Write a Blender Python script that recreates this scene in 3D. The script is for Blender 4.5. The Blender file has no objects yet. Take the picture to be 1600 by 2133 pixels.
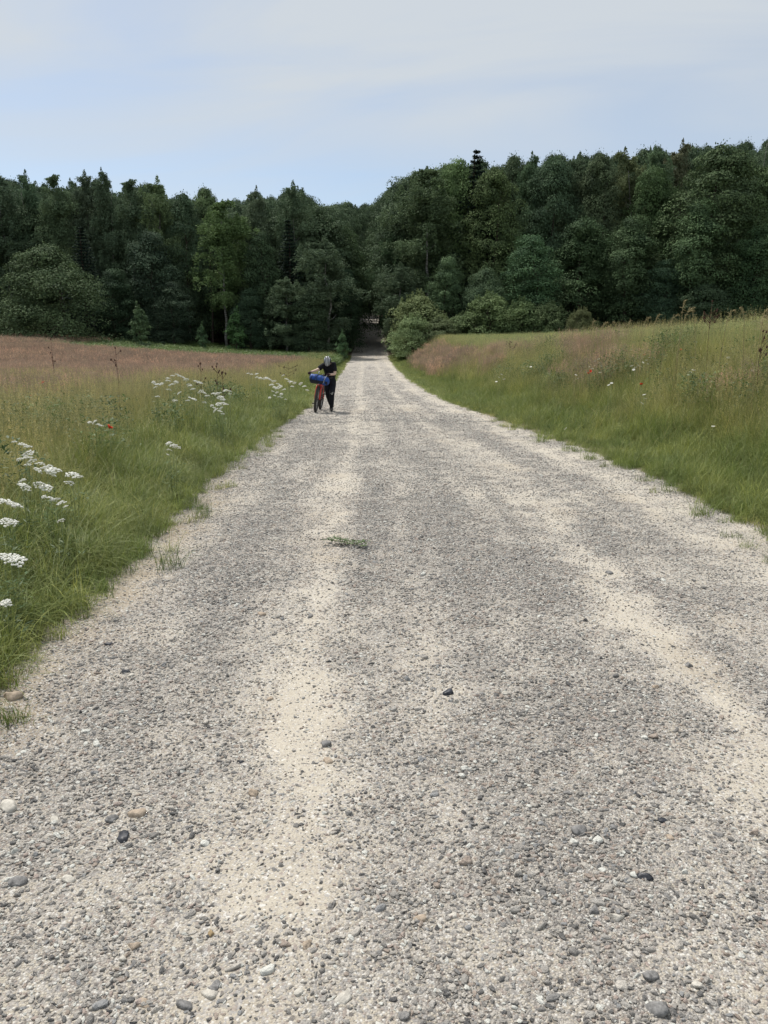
import bpy, math, random
import numpy as np
from mathutils import Vector, Matrix
C = bpy.context
scene = C.scene
root_col = scene.collection
RNG = np.random.default_rng(7)
R = math.radians

# ------------------------------------------------------------------ camera
EYE = 1.6
F = 1600.0                      # focal length in photo pixels (photo 1600 x 2133)
HOR = 735.0                     # row of the horizon in the photo
PITCH = math.atan((1066.5 - HOR) / F)
cam_d = bpy.data.cameras.new('camera')
cam_d.sensor_fit = 'VERTICAL'
cam_d.sensor_height = 36.0
cam_d.lens = 36.0 * F / 2133.0
cam_d.clip_start = 0.05
cam_d.clip_end = 5000
cam = bpy.data.objects.new('camera', cam_d)
root_col.objects.link(cam)
cam.location = (0, 0, EYE)
cam.rotation_euler = (math.pi / 2 - PITCH, 0, 0)
scene.camera = cam

# ------------------------------------------------------------------ sky and sun
SUN_FROM = Vector((-0.42, 0.50, 1.20)).normalized()      # towards the sun
SUN_EL = math.asin(SUN_FROM.z)
SUN_AZ = math.atan2(SUN_FROM.x, SUN_FROM.y)
world = bpy.data.worlds.new('World')
scene.world = world
world.use_nodes = True
wn, wl = world.node_tree.nodes, world.node_tree.links
wn.clear()
wout = wn.new('ShaderNodeOutputWorld')
wbg = wn.new('ShaderNodeBackground')
wbg.inputs['Strength'].default_value = 0.1
sky = wn.new('ShaderNodeTexSky')
sky.sky_type = 'NISHITA'
sky.sun_disc = False
sky.sun_elevation = SUN_EL
sky.sun_rotation = SUN_AZ
sky.air_density = 1.0
sky.dust_density = 1.0
sky.ozone_density = 1.0
# thin high cloud: streaked noise on a plane far overhead
wtc = wn.new('ShaderNodeTexCoord')
wsep = wn.new('ShaderNodeSeparateXYZ')
wl.new(wtc.outputs['Generated'], wsep.inputs[0])
def wmath(op, a, b=None, c=None, clamp=False):
    n = wn.new('ShaderNodeMath'); n.operation = op; n.use_clamp = clamp
    for i, v in enumerate((a, b, c)):
        if v is None: continue
        if isinstance(v, (int, float)): n.inputs[i].default_value = v
        else: wl.new(v, n.inputs[i])
    return n.outputs[0]
zc = wmath('ADD', wmath('MAXIMUM', wsep.outputs[2], 0.0), 0.12)
cx = wmath('DIVIDE', wsep.outputs[0], zc)
cy = wmath('DIVIDE', wsep.outputs[1], zc)
wcomb = wn.new('ShaderNodeCombineXYZ')
wl.new(wmath('MULTIPLY', cx, 0.5), wcomb.inputs[0]); wl.new(wmath('ADD', wmath('MULTIPLY', cy, 1.15), wmath('MULTIPLY', cx, 0.25)), wcomb.inputs[1])
wn1 = wn.new('ShaderNodeTexNoise'); wn1.inputs['Scale'].default_value = 1.5; wn1.inputs['Detail'].default_value = 8
wn1.inputs['Roughness'].default_value = 0.5; wn1.inputs['Distortion'].default_value = 0.6
wl.new(wcomb.outputs[0], wn1.inputs['Vector'])
wn2 = wn.new('ShaderNodeTexNoise'); wn2.inputs['Scale'].default_value = 0.33; wn2.inputs['Detail'].default_value = 4
wl.new(wcomb.outputs[0], wn2.inputs['Vector'])
cl = wmath('ADD', wmath('MULTIPLY', wn1.outputs[0], 0.75), wmath('MULTIPLY', wn2.outputs[0], 1.1))
cl = wmath('SUBTRACT', cl, 0.73)
hz = wmath('MULTIPLY', wmath('SUBTRACT', wsep.outputs[2], 0.16), 2.6, clamp=True)    # less cloud close to the horizon
cl = wmath('MULTIPLY', wmath('ADD', wmath('MULTIPLY', cl, 3.4), 0.50), wmath('ADD', wmath('MULTIPLY', hz, 0.85), 0.30), clamp=True)
cl = wmath('MINIMUM', cl, 0.9)
wmix = wn.new('ShaderNodeMix'); wmix.data_type = 'RGBA'
wl.new(cl, wmix.inputs[0])
wl.new(sky.outputs[0], wmix.inputs[6])
wmix.inputs[7].default_value = (4.8, 5.12, 5.36, 1)
wl.new(wmix.outputs[2], wbg.inputs['Color'])
wl.new(wbg.outputs[0], wout.inputs[0])

sun_d = bpy.data.lights.new('sun', 'SUN')
sun_d.energy = 3.1
sun_d.angle = R(4)
sun_d.color = (1.0, 0.955, 0.89)
sun = bpy.data.objects.new('sun', sun_d)
root_col.objects.link(sun)
sun.location = (-30, 30, 60)
sun.rotation_euler = (-SUN_FROM).to_track_quat('-Z', 'Y').to_euler()

vs = scene.view_settings
scene.display_settings.display_device = 'sRGB'
vs.view_transform = 'Standard'; vs.look = 'None'; vs.exposure = 0.45; vs.gamma = 1.0; vs.use_curve_mapping = False
scene.cycles.max_bounces = 6
scene.cycles.transparent_max_bounces = 4

# ------------------------------------------------------------------ helpers
def pix(px, py, d):
    """world point seen at photo pixel (px,py) at distance d along +Y"""
    xc = (px - 800) / F; yc = -(py - 1066.5) / F
    dy = math.cos(PITCH) + yc * math.sin(PITCH)
    dz = -math.sin(PITCH) + yc * math.cos(PITCH)
    t = d / dy
    return Vector((xc * t, d, EYE + dz * t))
def pix_z(px, py, z):
    """world point seen at photo pixel at height z"""
    xc = (px - 800) / F; yc = -(py - 1066.5) / F
    dy = math.cos(PITCH) + yc * math.sin(PITCH)
    dz = -math.sin(PITCH) + yc * math.cos(PITCH)
    t = (z - EYE) / dz
    return Vector((xc * t, dy * t, z))
def sm(x):
    x = np.clip(x, 0, 1); return x * x * (3 - 2 * x)
def hash2(ix, iy, seed):
    h = (ix.astype(np.int64) * 374761393 + iy.astype(np.int64) * 668265263 + seed * 1442695041) & 0xFFFFFFFF
    h = ((h ^ (h >> 13)) * 1274126177) & 0xFFFFFFFF
    return ((h ^ (h >> 16)) & 0xFFFF) / 65535.0
def vnoise(x, y, scale=1.0, seed=0, octs=3):
    x = np.asarray(x, float) * scale; y = np.asarray(y, float) * scale
    tot = 0; amp = 1; s = 0
    for o in range(octs):
        ix = np.floor(x); iy = np.floor(y); fx = x - ix; fy = y - iy
        fx = fx * fx * (3 - 2 * fx); fy = fy * fy * (3 - 2 * fy)
        a = hash2(ix, iy, seed + o); b = hash2(ix + 1, iy, seed + o)
        c = hash2(ix, iy + 1, seed + o); d = hash2(ix + 1, iy + 1, seed + o)
        tot = tot + amp * ((a * (1 - fx) + b * fx) * (1 - fy) + (c * (1 - fx) + d * fx) * fy)
        s += amp; amp *= 0.5; x = x * 2.03 + 17.3; y = y * 2.03 - 9.1
    return tot / s

def mesh_np(name, V, faces, mats=(), attrs=None, smooth=False, mat_idx=None):
    """V (n,3); faces: list of int arrays (m,k)"""
    me = bpy.data.meshes.new(name)
    V = np.asarray(V, np.float32)
    me.vertices.add(len(V)); me.vertices.foreach_set('co', V.ravel())
    if isinstance(faces, np.ndarray): faces = [faces]
    faces = [np.asarray(f, np.int32) for f in faces if len(f)]
    nl = sum(f.size for f in faces); nf = sum(len(f) for f in faces)
    me.loops.add(nl); me.loops.foreach_set('vertex_index', np.concatenate([f.ravel() for f in faces]))
    tot = np.concatenate([np.full(len(f), f.shape[1], np.int32) for f in faces])
    st = np.concatenate([[0], np.cumsum(tot)[:-1]]).astype(np.int32)
    me.polygons.add(nf); me.polygons.foreach_set('loop_start', st); me.polygons.foreach_set('loop_total', tot)
    if smooth: me.polygons.foreach_set('use_smooth', np.ones(nf, bool))
    if mat_idx is not None: me.polygons.foreach_set('material_index', np.asarray(mat_idx, np.int32))
    for k, v in (attrs or {}).items():
        v = np.asarray(v, np.float32)
        if v.ndim == 2:
            a = me.attributes.new(k, 'FLOAT_VECTOR', 'POINT'); a.data.foreach_set('vector', v.ravel())
        else:
            a = me.attributes.new(k, 'FLOAT', 'POINT'); a.data.foreach_set('value', v)
    for m in (mats if isinstance(mats, (list, tuple)) else [mats]): me.materials.append(m)
    me.update(calc_edges=True)
    return me

class MB:
    """collects shapes into one mesh"""
    def __init__(s): s.v = []; s.f = {}; s.n = 0; s.a = []
    def add(s, V, Fs, a=0.0):
        V = np.asarray(V, float)
        for f in (Fs if isinstance(Fs, list) else [Fs]):
            f = np.asarray(f, int)
            if len(f): s.f.setdefault(f.shape[1], []).append(f + s.n)
        s.v.append(V); s.n += len(V)
        s.a.append(np.full(len(V), a) if np.isscalar(a) else np.asarray(a, float))
    def tube(s, pts, rad, k=8, cap=True, flat=1.0, a=0.0):
        pts = [Vector(p) for p in pts]
        n = len(pts)
        if np.isscalar(rad): rad = [rad] * n
        rings = []; prev = None
        for i, p in enumerate(pts):
            t = (pts[min(i + 1, n - 1)] - pts[max(i - 1, 0)])
            if t.length < 1e-9: t = Vector((0, 0, 1))
            t.normalize()
            if prev is None:
                ref = Vector((0, 0, 1)) if abs(t.z) < 0.9 else Vector((0, 1, 0))
                u = t.cross(ref).normalized()
            else:
                u = (prev - t * prev.dot(t))
                u = u.normalized() if u.length > 1e-6 else t.orthogonal().normalized()
            prev = u; w = t.cross(u)
            for j in range(k):
                an = 2 * math.pi * j / k
                rings.append(p + (u * math.cos(an) + w * math.sin(an) * flat) * rad[i])
        V = [tuple(v) for v in rings]; q = []
        for i in range(n - 1):
            for j in range(k):
                q.append((i * k + j, i * k + (j + 1) % k, (i + 1) * k + (j + 1) % k, (i + 1) * k + j))
        fs = [np.array(q)]
        if cap:
            V.append(tuple(pts[0])); V.append(tuple(pts[-1]))
            t = [(j + 1 if j + 1 < k else 0, j, n * k) for j in range(k)]
            t += [((n - 1) * k + j, (n - 1) * k + (j + 1) % k, n * k + 1) for j in range(k)]
            fs.append(np.array(t))
        s.add(V, fs, a)
    def ellipsoid(s, c, r, nu=12, nv=8, rot=None, v0=0.0, v1=math.pi, a=0.0):
        V = []
        for i in range(nv + 1):
            th = v0 + (v1 - v0) * i / nv
            for j in range(nu):
                ph = 2 * math.pi * j / nu
                p = Vector((r[0] * math.sin(th) * math.cos(ph), r[1] * math.sin(th) * math.sin(ph), r[2] * math.cos(th)))
                if rot is not None: p = rot @ p
                V.append(tuple(p + Vector(c)))
        q = [(i * nu + j, (i + 1) * nu + j, (i + 1) * nu + (j + 1) % nu, i * nu + (j + 1) % nu) for i in range(nv) for j in range(nu)]
        s.add(V, np.array(q), a)
    def box(s, c, d, rot=None, a=0.0):
        V = []
        for x in (-.5, .5):
            for y in (-.5, .5):
                for z in (-.5, .5):
                    p = Vector((x * d[0], y * d[1], z * d[2]))
                    if rot is not None: p = rot @ p
                    V.append(tuple(p + Vector(c)))
        s.add(V, np.array([(0, 1, 3, 2), (4, 6, 7, 5), (0, 4, 5, 1), (2, 3, 7, 6), (0, 2, 6, 4), (1, 5, 7, 3)]), a)
    def ring(s, c, R0, r, axis='x', n=40, k=8, a=0.0):
        V = []; c = Vector(c)
        for i in range(n):
            an = 2 * math.pi * i / n
            for j in range(k):
                b = 2 * math.pi * j / k
                rr = R0 + r * math.cos(b); o = r * math.sin(b)
                V.append(tuple(c + Vector((o, rr * math.cos(an), rr * math.sin(an)))))
        q = [(i * k + j, i * k + (j + 1) % k, ((i + 1) % n) * k + (j + 1) % k, ((i + 1) % n) * k + j) for i in range(n) for j in range(k)]
        s.add(V, np.array(q), a)
    def mesh(s, name, mats, smooth=True):
        V = np.concatenate(s.v); fs = [np.concatenate(f) for f in s.f.values()]
        return mesh_np(name, V, fs, mats, {'t': np.concatenate(s.a)}, smooth)
    def build(s, name, mats, parent=None, smooth=True):
        return obj(name, s.mesh(name, mats, smooth), parent)

def obj(name, me, parent=None, loc=None):
    o = bpy.data.objects.new(name, me); root_col.objects.link(o)
    if parent is not None: o.parent = parent
    if loc is not None: o.location = loc
    return o
def tag(o, label=None, cat=None, group=None, kind=None):
    if label: o['label'] = label
    if cat: o['category'] = cat
    if group: o['group'] = group
    if kind: o['kind'] = kind
    return o
def thing(name, label, cat, loc=(0, 0, 0), rz=0.0, group=None):
    o = bpy.data.objects.new(name, None); root_col.objects.link(o)
    o.empty_display_size = 0.2
    o.location = loc; o.rotation_euler = (0, 0, rz)
    return tag(o, label, cat, group)

# ------------------------------------------------------------------ materials
class NT:
    def __init__(s, name):
        s.m = bpy.data.materials.new(name); s.m.use_nodes = True
        s.n = s.m.node_tree.nodes; s.l = s.m.node_tree.links; s.n.clear()
        s.out = s.n.new('ShaderNodeOutputMaterial')
    def set(s, sock, v):
        if v is None: return
        if isinstance(v, bpy.types.NodeSocket): s.l.new(v, sock)
        elif isinstance(v, (tuple, list)) and len(v) == 3 and sock.type == 'RGBA': sock.default_value = (*v, 1)
        else: sock.default_value = v
    def math(s, op, a, b=None, clamp=False):
        n = s.n.new('ShaderNodeMath'); n.operation = op; n.use_clamp = clamp
        s.set(n.inputs[0], a); s.set(n.inputs[1], b); return n.outputs[0]
    def mix(s, f, a, b, mode='MIX'):
        n = s.n.new('ShaderNodeMix'); n.data_type = 'RGBA'; n.blend_type = mode
        s.set(n.inputs[0], f); s.set(n.inputs[6], a); s.set(n.inputs[7], b); return n.outputs[2]
    def ramp(s, f, stops, interp='LINEAR'):
        n = s.n.new('ShaderNodeValToRGB'); n.color_ramp.interpolation = interp
        e = n.color_ramp.elements
        e[0].position, e[0].color = stops[0][0], (*stops[0][1], 1)
        e[1].position, e[1].color = stops[-1][0], (*stops[-1][1], 1)
        for p, c in stops[1:-1]:
            x = e.new(p); x.color = (*c, 1)
        s.set(n.inputs[0], f); return n.outputs[0]
    def noise(s, scale, detail=4, rough=0.55, vec=None, dist=0.0):
        n = s.n.new('ShaderNodeTexNoise'); n.inputs['Scale'].default_value = scale
        n.inputs['Detail'].default_value = detail; n.inputs['Roughness'].default_value = rough
        n.inputs['Distortion'].default_value = dist
        if vec is not None: s.l.new(vec, n.inputs['Vector'])
        return n.outputs[0]
    def pos(s):
        return s.n.new('ShaderNodeNewGeometry').outputs['Position']
    def obco(s):
        return s.n.new('ShaderNodeTexCoord').outputs['Object']
    def rnd(s): return s.n.new('ShaderNodeObjectInfo').outputs['Random']
    def ocol(s): return s.n.new('ShaderNodeObjectInfo').outputs['Color']
    def attr(s, name):
        n = s.n.new('ShaderNodeAttribute'); n.attribute_name = name; return n.outputs['Fac']
    def range(s, v, a, b, c=0.0, d=1.0):
        n = s.n.new('ShaderNodeMapRange'); s.set(n.inputs[0], v)
        for i, x in enumerate((a, b, c, d)): n.inputs[i + 1].default_value = x
        return n.outputs[0]
    def bump(s, h, strength=0.5, dist=0.01, normal=None):
        n = s.n.new('ShaderNodeBump'); n.inputs['Strength'].default_value = strength; n.inputs['Distance'].default_value = dist
        s.l.new(h, n.inputs['Height'])
        if normal is not None: s.l.new(normal, n.inputs['Normal'])
        return n.outputs[0]
    def bsdf(s, col, rough=0.8, normal=None, spec=0.3, metal=0.0, coat=0.0):
        p = s.n.new('ShaderNodeBsdfPrincipled')
        s.set(p.inputs['Base Color'], col); s.set(p.inputs['Roughness'], rough)
        p.inputs['Specular IOR Level'].default_value = spec; p.inputs['Metallic'].default_value = metal
        p.inputs['Coat Weight'].default_value = coat
        if normal is not None: s.l.new(normal, p.inputs['Normal'])
        s.l.new(p.outputs[0], s.out.inputs[0]); s.p = p
        return s.m
    def leaf(s, col, trans=0.3, rough=0.6, spec=0.2, tcol=None):
        p = s.n.new('ShaderNodeBsdfPrincipled'); s.set(p.inputs['Base Color'], col); s.set(p.inputs['Roughness'], rough)
        p.inputs['Specular IOR Level'].default_value = spec
        t = s.n.new('ShaderNodeBsdfTranslucent'); s.set(t.inputs[0], tcol if tcol is not None else col)
        x = s.n.new('ShaderNodeMixShader'); x.inputs[0].default_value = trans
        s.l.new(p.outputs[0], x.inputs[1]); s.l.new(t.outputs[0], x.inputs[2]); s.l.new(x.outputs[0], s.out.inputs[0])
        return s.m

def plain(name, col, rough=0.6, spec=0.4, metal=0.0, var=0.15, scale=30, bump=0.0, coat=0.0):
    t = NT(name); n = t.noise(scale, 3, vec=t.obco())
    c = t.mix(t.range(n, 0.3, 0.7), tuple(x * (1 - var) for x in col), tuple(min(1, x * (1 + var)) for x in col))
    nm = t.bump(n, bump, 0.004) if bump else None
    return t.bsdf(c, rough, nm, spec, metal, coat)

# stones
def stone_material():
    t = NT('stone')
    pal = [(0.0, (0.228, 0.216, 0.202)), (.10, (0.376, 0.352, 0.320)), (.24, (0.502, 0.465, 0.410)), (.34, (0.251, 0.244, 0.236)), (.43, (0.627, 0.578, 0.511)),
           (.57, (0.410, 0.329, 0.269)), (.64, (0.114, 0.113, 0.112)), (.71, (0.456, 0.431, 0.393)), (.79, (0.800, 0.796, 0.730)), (.89, (0.490, 0.391, 0.337)), (.93, (0.319, 0.323, 0.326)), (.975, (0.057, 0.057, 0.062))]
    c = t.ramp(t.rnd(), pal, 'CONSTANT')
    co = t.obco()
    n = t.noise(1.1, 5, 0.65, co, 0.4)
    c = t.mix(t.range(n, .35, .65), t.mix(0.32, c, (.06, .06, .06)), t.mix(.14, c, (.7, .68, .64)))
    dust = t.noise(2.3, 3, 0.6, co)
    c = t.mix(t.math('MULTIPLY', t.range(dust, .42, .7), 0.15), c, (.47, .42, .355))
    return t.bsdf(c, 0.75, t.bump(n, 0.5, 0.15), 0.25)
M_stone = stone_material()

def road_material():
    t = NT('gravel_road')
    p = t.pos(); g = t.attr('g'); b = t.attr('brown')
    big = t.noise(1.4, 5, .6, p); fine = t.noise(160, 4, .7, p); mid = t.noise(38, 4, .65, p)
    sand = t.mix(t.range(big, .3, .7), (.48, .425, .335), (.58, .53, .435))
    sand = t.mix(t.range(fine, .34, .72), t.mix(.45, sand, (.20, .17, .14)), t.mix(.35, sand, (.74, .70, .62)))
    sand = t.mix(t.math('MULTIPLY', t.range(mid, .5, .72), .35), sand, (.33, .28, .235))
    soil = t.mix(t.range(mid, .35, .65), (.24, .195, .14), (.37, .31, .23))
    sand = t.mix(t.math('MULTIPLY', b, .7, True), sand, soil)
    def cells(scale, hsv):
        v = t.n.new('ShaderNodeTexVoronoi'); v.inputs['Scale'].default_value = scale; v.inputs['Randomness'].default_value = 1
        t.l.new(p, v.inputs['Vector'])
        s2 = t.n.new('ShaderNodeSeparateColor'); t.l.new(v.outputs['Color'], s2.inputs[0])
        c = t.ramp(s2.outputs[0], [(0.0, (.14, .13, .125)), (.12, (.31, .295, .28)), (.30, (.46, .43, .39)), (.5, (.37, .355, .34)), (.62, (.54, .50, .44)),
                                   (.76, (.33, .28, .25)), (.86, (.66, .64, .6))], 'CONSTANT')
        return c, s2.outputs[1], v.outputs['Distance']
    c1, k1, d1 = cells(150, 1); c2, k2, d2 = cells(85, 1)
    gr = t.mix(t.math('MULTIPLY', t.math('LESS_THAN', k1, t.math('ADD', t.math('MULTIPLY', g, 0.75), 0.16)), .8), sand, c1)
    gr = t.mix(t.math('MULTIPLY', t.math('LESS_THAN', k2, t.math('SUBTRACT', t.math('MULTIPLY', g, 0.5), 0.02)), .75), gr, c2)
    gap = t.math('MULTIPLY', t.range(d1, .38, .62), t.math('MULTIPLY', g, .5))
    gr = t.mix(gap, gr, (.16, .14, .12))
    h = t.math('ADD', t.math('MULTIPLY', t.math('SUBTRACT', 1, d1), g), t.math('ADD', t.math('MULTIPLY', fine, .35), t.math('MULTIPLY', mid, .6)))
    return t.bsdf(gr, .92, t.bump(h, .9, .009), .15)
M_road = road_material()

def ground_material():
    t = NT('ground')
    p = t.pos(); n1 = t.noise(.35, 4, .6, p); n2 = t.noise(14, 4, .7, p)
    c = t.mix(t.range(n2, .3, .7), (.055, .055, .022), (.12, .105, .05))
    c = t.mix(t.range(n1, .4, .65), c, (.075, .08, .03))
    c = t.mix(t.attr('litter'), c, t.mix(t.range(n2, .3, .7), (.035, .028, .02), (.07, .05, .035)))
    e = t.attr('edge')
    c = t.mix(e, c, t.mix(t.range(n2, .35, .65), (.20, .16, .12), (.36, .31, .25)))
    return t.bsdf(c, .95, t.bump(n2, .8, .03), .1)
M_ground = ground_material()

def grass_material(name, a, b, dry, drymix=.35, patch=.6, trans=.28, tip=.35):
    t = NT(name)
    p = t.pos(); rn = t.rnd()
    n = t.noise(patch, 3, .6, p); n = t.range(n, .36, .64)
    c = t.mix(n, a, b)
    c = t.mix(t.math('MULTIPLY', t.math('POWER', rn, 2.0), drymix * 2), c, dry)
    c = t.mix(t.math('MULTIPLY', t.attr('t'), tip), c, dry)
    wn_ = t.n.new('ShaderNodeTexWhiteNoise'); wn_.noise_dimensions = '1D'; t.l.new(rn, wn_.inputs['W'])
    c = t.mix(1.0, c, t.ramp(wn_.outputs[0], [(0, (.52, .58, .55)), (.45, (.9, .92, .85)), (.8, (1.15, 1.12, 1.0)), (1, (1.75, 1.55, 1.35))]), 'MULTIPLY')
    return t.leaf(c, trans, .55, .25)
M_verge = grass_material('verge_grass', (.130, .200, .048), (.205, .255, .066), (.36, .31, .15), .18, .9, tip=.12)
M_tall = grass_material('tall_grass', (.150, .225, .050), (.275, .300, .085), (.46, .42, .20), .30, .45, tip=.38)
M_straw = grass_material('straw_grass', (.36, .33, .15), (.29, .30, .11), (.50, .44, .25), .4, .6, tip=.3)
M_seed = grass_material('seed_head_grass', (.385, .25, .215), (.44, .305, .25), (.46, .37, .27), .35, .35, tip=.2)
M_crop = grass_material('crop', (.27, .345, .135), (.35, .405, .17), (.48, .46, .25), .25, .08, tip=.35)
M_herb = grass_material('herb', (.085, .155, .05), (.14, .21, .07), (.25, .27, .12), .2, .4, tip=.15)
M_weed = grass_material('weed_leaf', (.07, .125, .05), (.10, .165, .06), (.18, .21, .09), .2, 1.0, tip=.1)

def crown_material(name, dark, light, trans=.25, rough=.7, spec=.06):
    t = NT(name)
    v = t.attr('v'); n = t.noise(.5, 3, .6, t.obco())
    c = t.mix(t.math('MULTIPLY', t.math('ADD', v, t.range(n, .35, .65)), .5, True), dark, light)
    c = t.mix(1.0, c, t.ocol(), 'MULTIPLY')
    return t.leaf(c, trans, rough, spec)
M_broad = crown_material('broadleaf_foliage', (.038, .062, .038), (.150, .210, .112), .16)
M_birch = crown_material('birch_foliage', (.060, .092, .056), (.190, .260, .155), .2)
M_spruce = crown_material('spruce_needles', (.012, .024, .020), (.040, .062, .048), .05)
M_shrub = crown_material('willow_foliage', (.115, .155, .085), (.24, .30, .17), .25)
M_bark = plain('bark', (.07, .055, .045), .9, .1, var=.5, scale=6, bump=.6)
def birch_bark():
    t = NT('birch_bark'); o = t.obco()
    m = t.n.new('ShaderNodeMapping'); m.inputs['Scale'].default_value = (1, 1, 4); t.l.new(o, m.inputs[0])
    n = t.noise(1.6, 5, .7, m.outputs[0])
    return t.bsdf(t.ramp(n, [(.42, (.26, .25, .23)), (.55, (.18, .17, .15)), (.62, (.05, .045, .04))]), .8)
M_bbark = birch_bark()

# ------------------------------------------------------------------ lie of the land
def edge_table(pts, near_x, far):
    xs = []; ys = []
    for px, py in pts:
        w = pix_z(px, py, 0.0); xs.append(w.x); ys.append(w.y)
    ys = [-12.0, -2.0] + ys + [f[0] for f in far]; xs = [near_x, near_x] + xs + [f[1] for f in far]
    o = np.argsort(ys); ys = np.array(ys)[o]; xs = np.array(xs)[o]
    g = np.concatenate([np.arange(-12, 30, .1), np.arange(30, 700, .5)])
    v = np.interp(g, ys, xs)
    # smooth with a window that grows with distance
    out = np.array([np.mean(np.interp(np.linspace(q - w, q + w, 15), g, v)) for q, w in zip(g, np.clip(.35 + np.abs(g) * .09, .35, 9))])
    return g, out
GL = edge_table([(0, 1420), (120, 1310), (250, 1195), (320, 1115), (400, 1030), (500, 945), (570, 895), (640, 850), (680, 812), (712, 777)], -1.75,
                [(80, -3.9), (100, -4.05), (125, -4.4), (170, -5.1), (240, -6.6), (330, -9), (700, -20)])
GR = edge_table([(1600, 1115), (1500, 1060), (1400, 1010), (1200, 930), (1000, 862), (900, 822), (850, 790), (825, 771)], 3.3,
                [(80, .95), (100, .45), (125, -.05), (170, -.9), (240, -2.4), (330, -5), (700, -16)])
def xl(y): return np.interp(y, *GL)
def xr(y): return np.interp(y, *GR)
ZG = np.arange(-60, 1500, 1.0)
_zt = np.interp(ZG, [-60, 52, 75, 100, 125, 150, 190, 240, 330, 450, 1500], [0, 0, .25, 1.15, 4.1, 7.0, 10.2, 13.6, 17.5, 20, 22])
ZT = np.array([np.mean(np.interp(np.linspace(q - 9, q + 9, 13), ZG, _zt)) for q in ZG])
def zr(y): return np.interp(y, ZG, ZT)
def road_relief(x, y):
    L = xl(y); Rr = xr(y); s = x - (L + Rr) / 2
    w = (Rr - L) / 2
    z = 0.03 * (1 - (s / np.maximum(w, 1)) ** 2)
    for c, d in ((-1.25, .02), (.1 - .65, .012), (.95, .014)):
        z = z - d * np.exp(-((s - c + .15 * np.sin(y * .3)) / .28) ** 2)
    z = z + 0.035 * (vnoise(x, y, .7, 3, 2) - .5) + 0.018 * (vnoise(x, y, 3.2, 5, 2) - .5) + .007 * (vnoise(x, y, 14, 8, 2) - .5)
    return z
def H(x, y):
    x = np.asarray(x, float); y = np.asarray(y, float)
    ul = xl(y) - x; ur = x - xr(y)
    base = zr(y)
    e = np.maximum(ul, ur)
    inside = base + road_relief(np.clip(x, xl(y), xr(y)), y)
    left = inside + .05 * sm(ul / .7) + .10 * sm((ul - .5) / 2) + 1.75 * sm((ul - 4) / 34) * sm((y - 22) / 55) + .10 * (vnoise(x, y, .35, 21, 3) - .5) * sm(ul)
    bank = 1.56 * sm((ur - .9) / 4.6) * (1 - .25 * sm((y - 40) / 40)) + .028 * np.maximum(ur - 5, 0) * sm((80 - np.abs(ur)) / 20)
    bank = bank + .95 * sm((y - 42) / 40) * sm((ur - 1.5) / 4)
    right = inside + .03 * sm(ur / .5) + bank + .16 * (vnoise(x, y, .4, 31, 3) - .5) * sm(ur / 1.5)
    return np.where(ul > 0, left, np.where(ur > 0, right, inside))

# ground sheet: reaches the horizon, passes 6 cm beneath the road
rows = np.concatenate([[-400, -100, -40, -15, -8], np.arange(-4, 14, .25), np.arange(14, 40, .6), np.arange(40, 140, 1.6), np.arange(140, 420, 7), [480, 600, 900, 1500, 2500]])
off = np.concatenate([[0, .06, .15, .3, .5], np.arange(.75, 8, .25), np.arange(8, 24, .7), np.arange(24, 90, 2.5), [100, 130, 200, 400, 900, 2500]])
Vg = []; Eg = []
for y in rows:
    yc = min(max(y, -12), 690)
    L, Rr = float(xl(yc)), float(xr(yc))
    X = np.concatenate([L - off[::-1], [(L * .8 + Rr * .2), (L + Rr) / 2, L * .2 + Rr * .8], Rr + off])
    Y = np.full(len(X), y); Z = H(X, np.full(len(X), yc))
    u = np.maximum(L - X, X - Rr)
    Z = np.where(u < 0, Z - .10, Z); Z = np.where(np.abs(u) < 1e-6, Z - .02, Z)
    Vg.append(np.stack([X, Y, Z], 1)); Eg.append(1 - sm((u - .0) / .32))
nc = len(Vg[0]); Vg = np.concatenate(Vg); Eg = np.concatenate(Eg)
def grid_faces(nr, nc):
    i = np.arange((nr - 1) * nc).reshape(nr - 1, nc)[:, :-1].ravel()
    return np.stack([i, i + 1, i + nc + 1, i + nc], 1)
ground = tag(obj('ground', mesh_np('ground', Vg, grid_faces(len(rows), nc), M_ground, {'edge': Eg, 'litter': sm((Vg[:, 1] - 98) / 5)}, True)),
             'soil under the grass of the meadow and banks', kind='structure')

def gravel_density(x, y):
    """0 bare sand .. 1 packed loose gravel"""
    L = xl(y); Rr = xr(y); s = (x - L) / (Rr - L)
    s = s + .022 * (vnoise(x * .3, y, .35, 61, 2) - .5)
    g = .74 * np.ones_like(s)
    g = g - .40 * np.exp(-((s - .335 + .055 * sm(y / 5) * sm((14 - y) / 6)) / .045) ** 2)          # sandy wheel track, left of the middle
    g = g - .34 * np.exp(-((s - .645) / .05) ** 2)            # sandy track on the right
    g = g - .50 * sm((s - .76) / .14)                        # pale packed edge on the right
    g = g - .40 * sm((.10 - s) / .07) * sm((12 - y) / 6)                        # soil edge on the left
    n = vnoise(x, y * .55, 1.7, 77, 4)
    g = g + .8 * (n - .52)
    g = g + .75 * (vnoise(s * 9, y * .10, 2.2, 45, 3) - .5)
    g = g + .9 * (vnoise(x, y, 5.0, 91, 4) - .5)
    g = np.where((y < 2.6) & (x < -.2), g * .85, g)
    return np.clip(g, 0.04, 1)
rr = np.concatenate([[-10, -7, -5, -3, -1, 0], np.arange(.6, 9, .045), np.arange(9, 20, .12), np.arange(20, 60, .4), np.arange(60, 150, 1.2), np.arange(150, 440, 4)])
ncol = 121; sc_ = np.linspace(0, 1, ncol)
Yr = np.repeat(rr, ncol); S = np.tile(sc_, len(rr))
Lr = xl(Yr); Rr_ = xr(Yr)
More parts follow.
